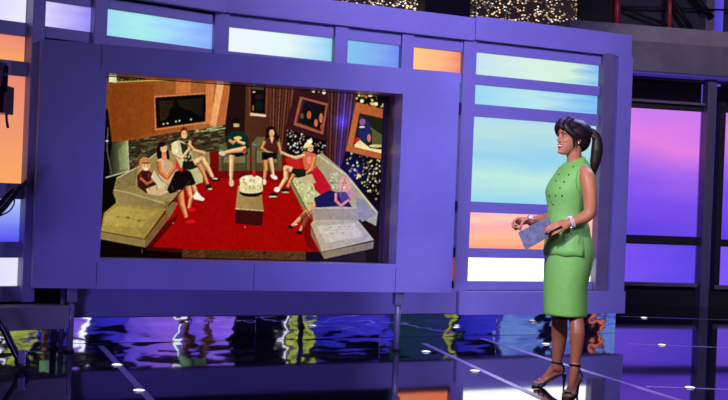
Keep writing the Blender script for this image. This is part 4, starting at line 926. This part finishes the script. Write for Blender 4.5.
# --- dress
tsec = interp_secs(torso, 5)
def top_fold(p, i, k, c):
    n0 = len(tsec) - 10
    if i > n0 and 16 <= k <= 40:
        d_ = (p - c); d_.z = 0; return p - d_.normalized() * 0.013 * min(1, (i - n0) / 5)
    if i > 36:
        f_ = (i - 36) / 14.0; d_ = (p - c); d_.z = 0
        return p + d_.normalized() * 0.003 * f_ * math.sin(k * 0.75) + d_.normalized() * .004 * f_
    return p
def top(bm):
    N = 56; rings = []
    for i, (c, a, b, tl, ex) in enumerate(tsec):
        rings.append([bm.verts.new(top_fold(p, i, k, c)) for k, p in enumerate(ring_pts(c, a, b, N, tl, ex, 0.003))])
    # neckline collar turned in
    c0 = tsec[0][0]
    for A, B in zip(rings, rings[1:]):
        for k in range(N): bm.faces.new((A[k], A[(k + 1) % N], B[(k + 1) % N], B[k]))
    # peplum skirt of the top: from the hip ring outwards, open at her left side seam
    c, a, b, tl, ex = tsec[-1]
    lo = sec(255, 546.2, 592.0, .176); low = ring_pts(lo[0], lo[1], lo[2], N, 0, 2.2, 0.005)
    last = rings[-1]; newr = [bm.verts.new(p + Vector((0, 0, -.004 * math.sin(k * .9)))) for k, p in enumerate(low)]
    k1 = int(N * .285)      # just behind her left side (t = 90 deg is towards the camera)
    for k in range(N):
        if k1 <= k < N - k1: continue
        bm.faces.new((last[k], last[(k + 1) % N], newr[(k + 1) % N], newr[k]))
topo = wpart('dress_top', top, GREEN)
sf = topo.modifiers.new('s', 'SOLIDIFY'); sf.thickness = 0.004; sf.offset = 1
def skirt_fold(p, i, k, c):
    d_ = (p - c); d_.z = 0; t = i / 28.0
    g = 0.006 * t * math.sin(k * 0.55 + 1.0) * (1 - .5 * t)
    return p + d_.normalized() * g
def skirtf(bm): loft(bm, interp_secs(skirt, 4), 56, 0.0, False, skirt_fold)
sk = wpart('skirt', skirtf, GREEN)
sf = sk.modifiers.new('s', 'SOLIDIFY'); sf.thickness = 0.004; sf.offset = -1
def hem_shade(bm): loft(bm, interp_secs([(c, a - .014, b - .014, t, e) for c, a, b, t, e in (skirt[-2], sec(318.0, 549.5, 583, .142))], 3), 40, 0.0, False)
ln = wpart('hem_shade', hem_shade, BLKSHOE, sk)  # black ring that paints in the shadow under the skirt hem
# details lying on the dress, found by looking along rays from the camera
dg = bpy.context.evaluated_depsgraph_get(); dg.update()
bvt = BVHTree.FromObject(topo, dg); bvs = BVHTree.FromObject(sk, dg); bvb = BVHTree.FromObject(body, dg)
def onsurf(px, py, bv):
    a, b = ray(px, py); o_ = Vector((0, 0, CH)) - bp; h = bv.ray_cast(o_, Vector((a, 1, b)).normalized())
    return (h[0] + bp, h[1]) if h[0] is not None else (None, None)
STUD = mat('dark_jewelled_stud', (24, 30, 26), 0.2, metal=0.4)
for (px, py) in ((573.2, 167), (559, 174.5), (568.8, 175), (556.2, 181), (564.2, 181.8), (560, 188), (555.5, 195.5), (562, 195.8), (549.5, 196), (553.3, 204.3), (551, 201.5)):
    h, nn = onsurf(px, py, bvt)
    if h is not None: wpart('stud', lambda bm: add_ball(bm, h, (.0055, .0055, .0055), None, 10), STUD, topo)
def seam_line(name, pts, bv, m, par, r=.0028):
    ps = []
    for a_, b_ in zip(pts, pts[1:]):
        for j in range(5):
            t = j / 5; h, nn = onsurf(a_[0] * (1 - t) + b_[0] * t, a_[1] * (1 - t) + b_[1] * t, bv)
            if h is not None: ps.append(h)
    if len(ps) > 3: wpart(name, lambda bm: add_tube(bm, ps, r, 6), m, par)
seam_line('armhole_trim', [(581.5, 167.5), (577.5, 172), (575.8, 180), (577, 188), (580.5, 194)], bvt, GREENS, topo)
seam_line('hem_trim', [(547.5, 313.2), (556, 315.0), (566, 316.6), (576, 316.6), (582, 315.6)], bvs, GREENS, sk, .002)
# --- bracelets and watch
PEARL = mat('pale_pearl_beads', (235, 220, 215), 0.25)
ad = (at(577, 220.2, 7.91) - near_wr).normalized(); e1, e2 = frame_axes(ad)
def beads(bm):
    c = near_wr + ad * .014
    for k in range(18):
        t = 2 * math.pi * k / 18; add_ball(bm, c + e1 * .027 * math.cos(t) + e2 * .032 * math.sin(t), .0068, None, 8)
        add_ball(bm, c + ad * .013 + e1 * .028 * math.cos(t + .17) + e2 * .033 * math.sin(t + .17), .0055, None, 8)
wpart('bracelet', beads, PEARL)
wpart('charm', lambda bm: stube(bm, [near_wr + ad * .02 + Vector((0, -.03, -.02)), near_wr + ad * .014 + Vector((0, -.036, -.05)), near_wr + ad * .018 + Vector((0, -.034, -.075))], [.003, .003, .006], 8), SILV)
ad2 = (at(541, 219, 8.19) - far_wr).normalized(); f1, f2 = frame_axes(ad2)
def wstrap(bm):
    c = far_wr + ad2 * .010
    add_tube(bm, [c + (f1 * .027 * math.cos(t) + f2 * .030 * math.sin(t)) for t in np.linspace(0, 2 * math.pi, 25)], [(.0045, .006)] * 25, 8)
wt = wpart('watch', wstrap, SILV)
wpart('dial', lambda bm: add_tube(bm, [far_wr + ad2 * .010 + Vector((-.002, -.018, .020)), far_wr + ad2 * .010 + Vector((-.003, -.023, .025))], .014, 16), PEARL, wt)
# --- shoes
def shoe(ank, heel, ball, toe, label):
    fl = [Vector((0, 0, 0))]
    pts = spline([heel + Vector((0, 0, -.004)), heel * .55 + ball * .45 + Vector((0, 0, .002)), ball + Vector((0, 0, -.008)), toe + (toe - ball).normalized() * .012 + Vector((0, 0, -.006))], 6)
    s_ = wpart('shoe', lambda bm: add_tube(bm, pts, lerplist([(.026, .006), (.022, .006), (.038, .007), (.020, .006)], 6), 16), BLKSHOE)
    s_['label'] = label
    bk = (heel - ball); bk.z = 0; bk.normalize()
    wpart('heel', lambda bm: stube(bm, [heel + bk * .010, heel + bk * .012 - Vector((0, 0, .035)), Vector((heel.x, heel.y, 0)) + bk * .010], [(.020, .020), .010, .0055], 12), BLKSHOE, s_)
    l_ = Vector((-bk.y, bk.x, 0))
    wpart('ankle_strap', lambda bm: add_tube(bm, [ank + Vector((0, 0, .010)) + (bk * math.cos(t) + l_ * math.sin(t)) * .0355 + Vector((0, 0, -.004 * math.cos(t))) for t in np.linspace(0, 2 * math.pi, 25)], [(.0035, .006)] * 25, 8), BLKSHOE, s_)
    def cup(bm):
        for q in (1, -1): stube(bm, [heel + l_ * q * .024 + Vector((0, 0, .004)), heel + l_ * q * .028 + Vector((0, 0, .028)) + bk * .01, ank + bk * .032 + l_ * q * .012 + Vector((0, 0, .004))], [.006, .005, .004], 8)
    wpart('heel_strap', cup, BLKSHOE, s_)
    def arch(o0, wd, hgt):
        base = ball * (1 - o0) + toe * o0
        return [base + l_ * wd * math.cos(t) + Vector((0, 0, -.004 + hgt * math.sin(t))) for t in np.linspace(0, math.pi, 13)]
    wpart('toe_strap', lambda bm: (add_tube(bm, arch(-.25, .040, .054), [(.004, .010)] * 13, 8), add_tube(bm, arch(.35, .038, .040), [(.004, .009)] * 13, 8)), BLKSHOE, s_)
    for o0, wd, hg in ((-.25, .044, .060), (.35, .042, .046)):
        wpart('jewelled_trim', lambda bm: [add_ball(bm, p_, .0056, None, 8) for p_ in arch(o0, wd, hg)[2:11]], SILV, s_)
shoe(FA, FH, FB, FT, 'black high heeled sandal with silver trim, farther foot'); shoe(NA, NH, NB, NT, 'black high heeled sandal with silver trim, nearer foot')

# ---------------------------------------------------------------- cue card and pen in her hands
def card_material():
    m, n, l, p = newmat('blue_grey_printed_card')
    tc = n.new('ShaderNodeTexCoord'); nz = n.new('ShaderNodeTexNoise'); nz.inputs['Scale'].default_value = 30; nz.inputs['Detail'].default_value = 6
    l.new(tc.outputs['Object'], nz.inputs['Vector']); r = n.new('ShaderNodeValToRGB'); r.color_ramp.elements[0].position = .35; r.color_ramp.elements[1].position = .65
    r.color_ramp.elements[0].color = lin((66, 72, 86)); r.color_ramp.elements[1].color = lin((98, 106, 122)); l.new(nz.outputs['Fac'], r.inputs[0]); l.new(r.outputs[0], p.inputs['Base Color']); p.inputs['Roughness'].default_value = .45
    return m
bm = bmesh.new()
cq = [at(518, 232.5, 7.97), at(525.5, 250.2, 7.95), at(556.5, 232.5, 7.905)]
pn_ = (cq[1] - cq[0]).cross(cq[2] - cq[0]); rx_, rz_ = ray(547.6, 216.8); o_ = Vector((0, 0, CH)); rd_ = Vector((rx_, 1, rz_))
cq.append(o_ + rd_ * ((cq[0] - o_).dot(pn_) / rd_.dot(pn_)))
cc = sum(cq, Vector()) / 4; nrm_ = (cq[1] - cq[0]).cross(cq[3] - cq[0]).normalized()
vs = [bm.verts.new(q - cc + nrm_ * s_) for s_ in (-.0012, .0012) for q in cq]
for f_ in ((0, 1, 2, 3), (7, 6, 5, 4), (0, 4, 5, 1), (1, 5, 6, 2), (2, 6, 7, 3), (3, 7, 4, 0)): bm.faces.new([vs[i] for i in f_])
crd = mesh_obj('cue_card', bm, card_material()); crd.location = cc
tag(crd, 'blue grey cue card held out by the woman in green', 'card')
bm = bmesh.new(); A = at(544.5, 234.6, 7.865); B = at(562, 226.2, 7.855); add_tube(bm, [A - A, (B - A) * .06, (B - A)], [.0012, .0048, .0048], 12)
pn = mesh_obj('pen', bm, BLKSHOE, None, True); pn.location = A
tag(pn, 'black pen between her fingers in front of the cue card', 'pen')
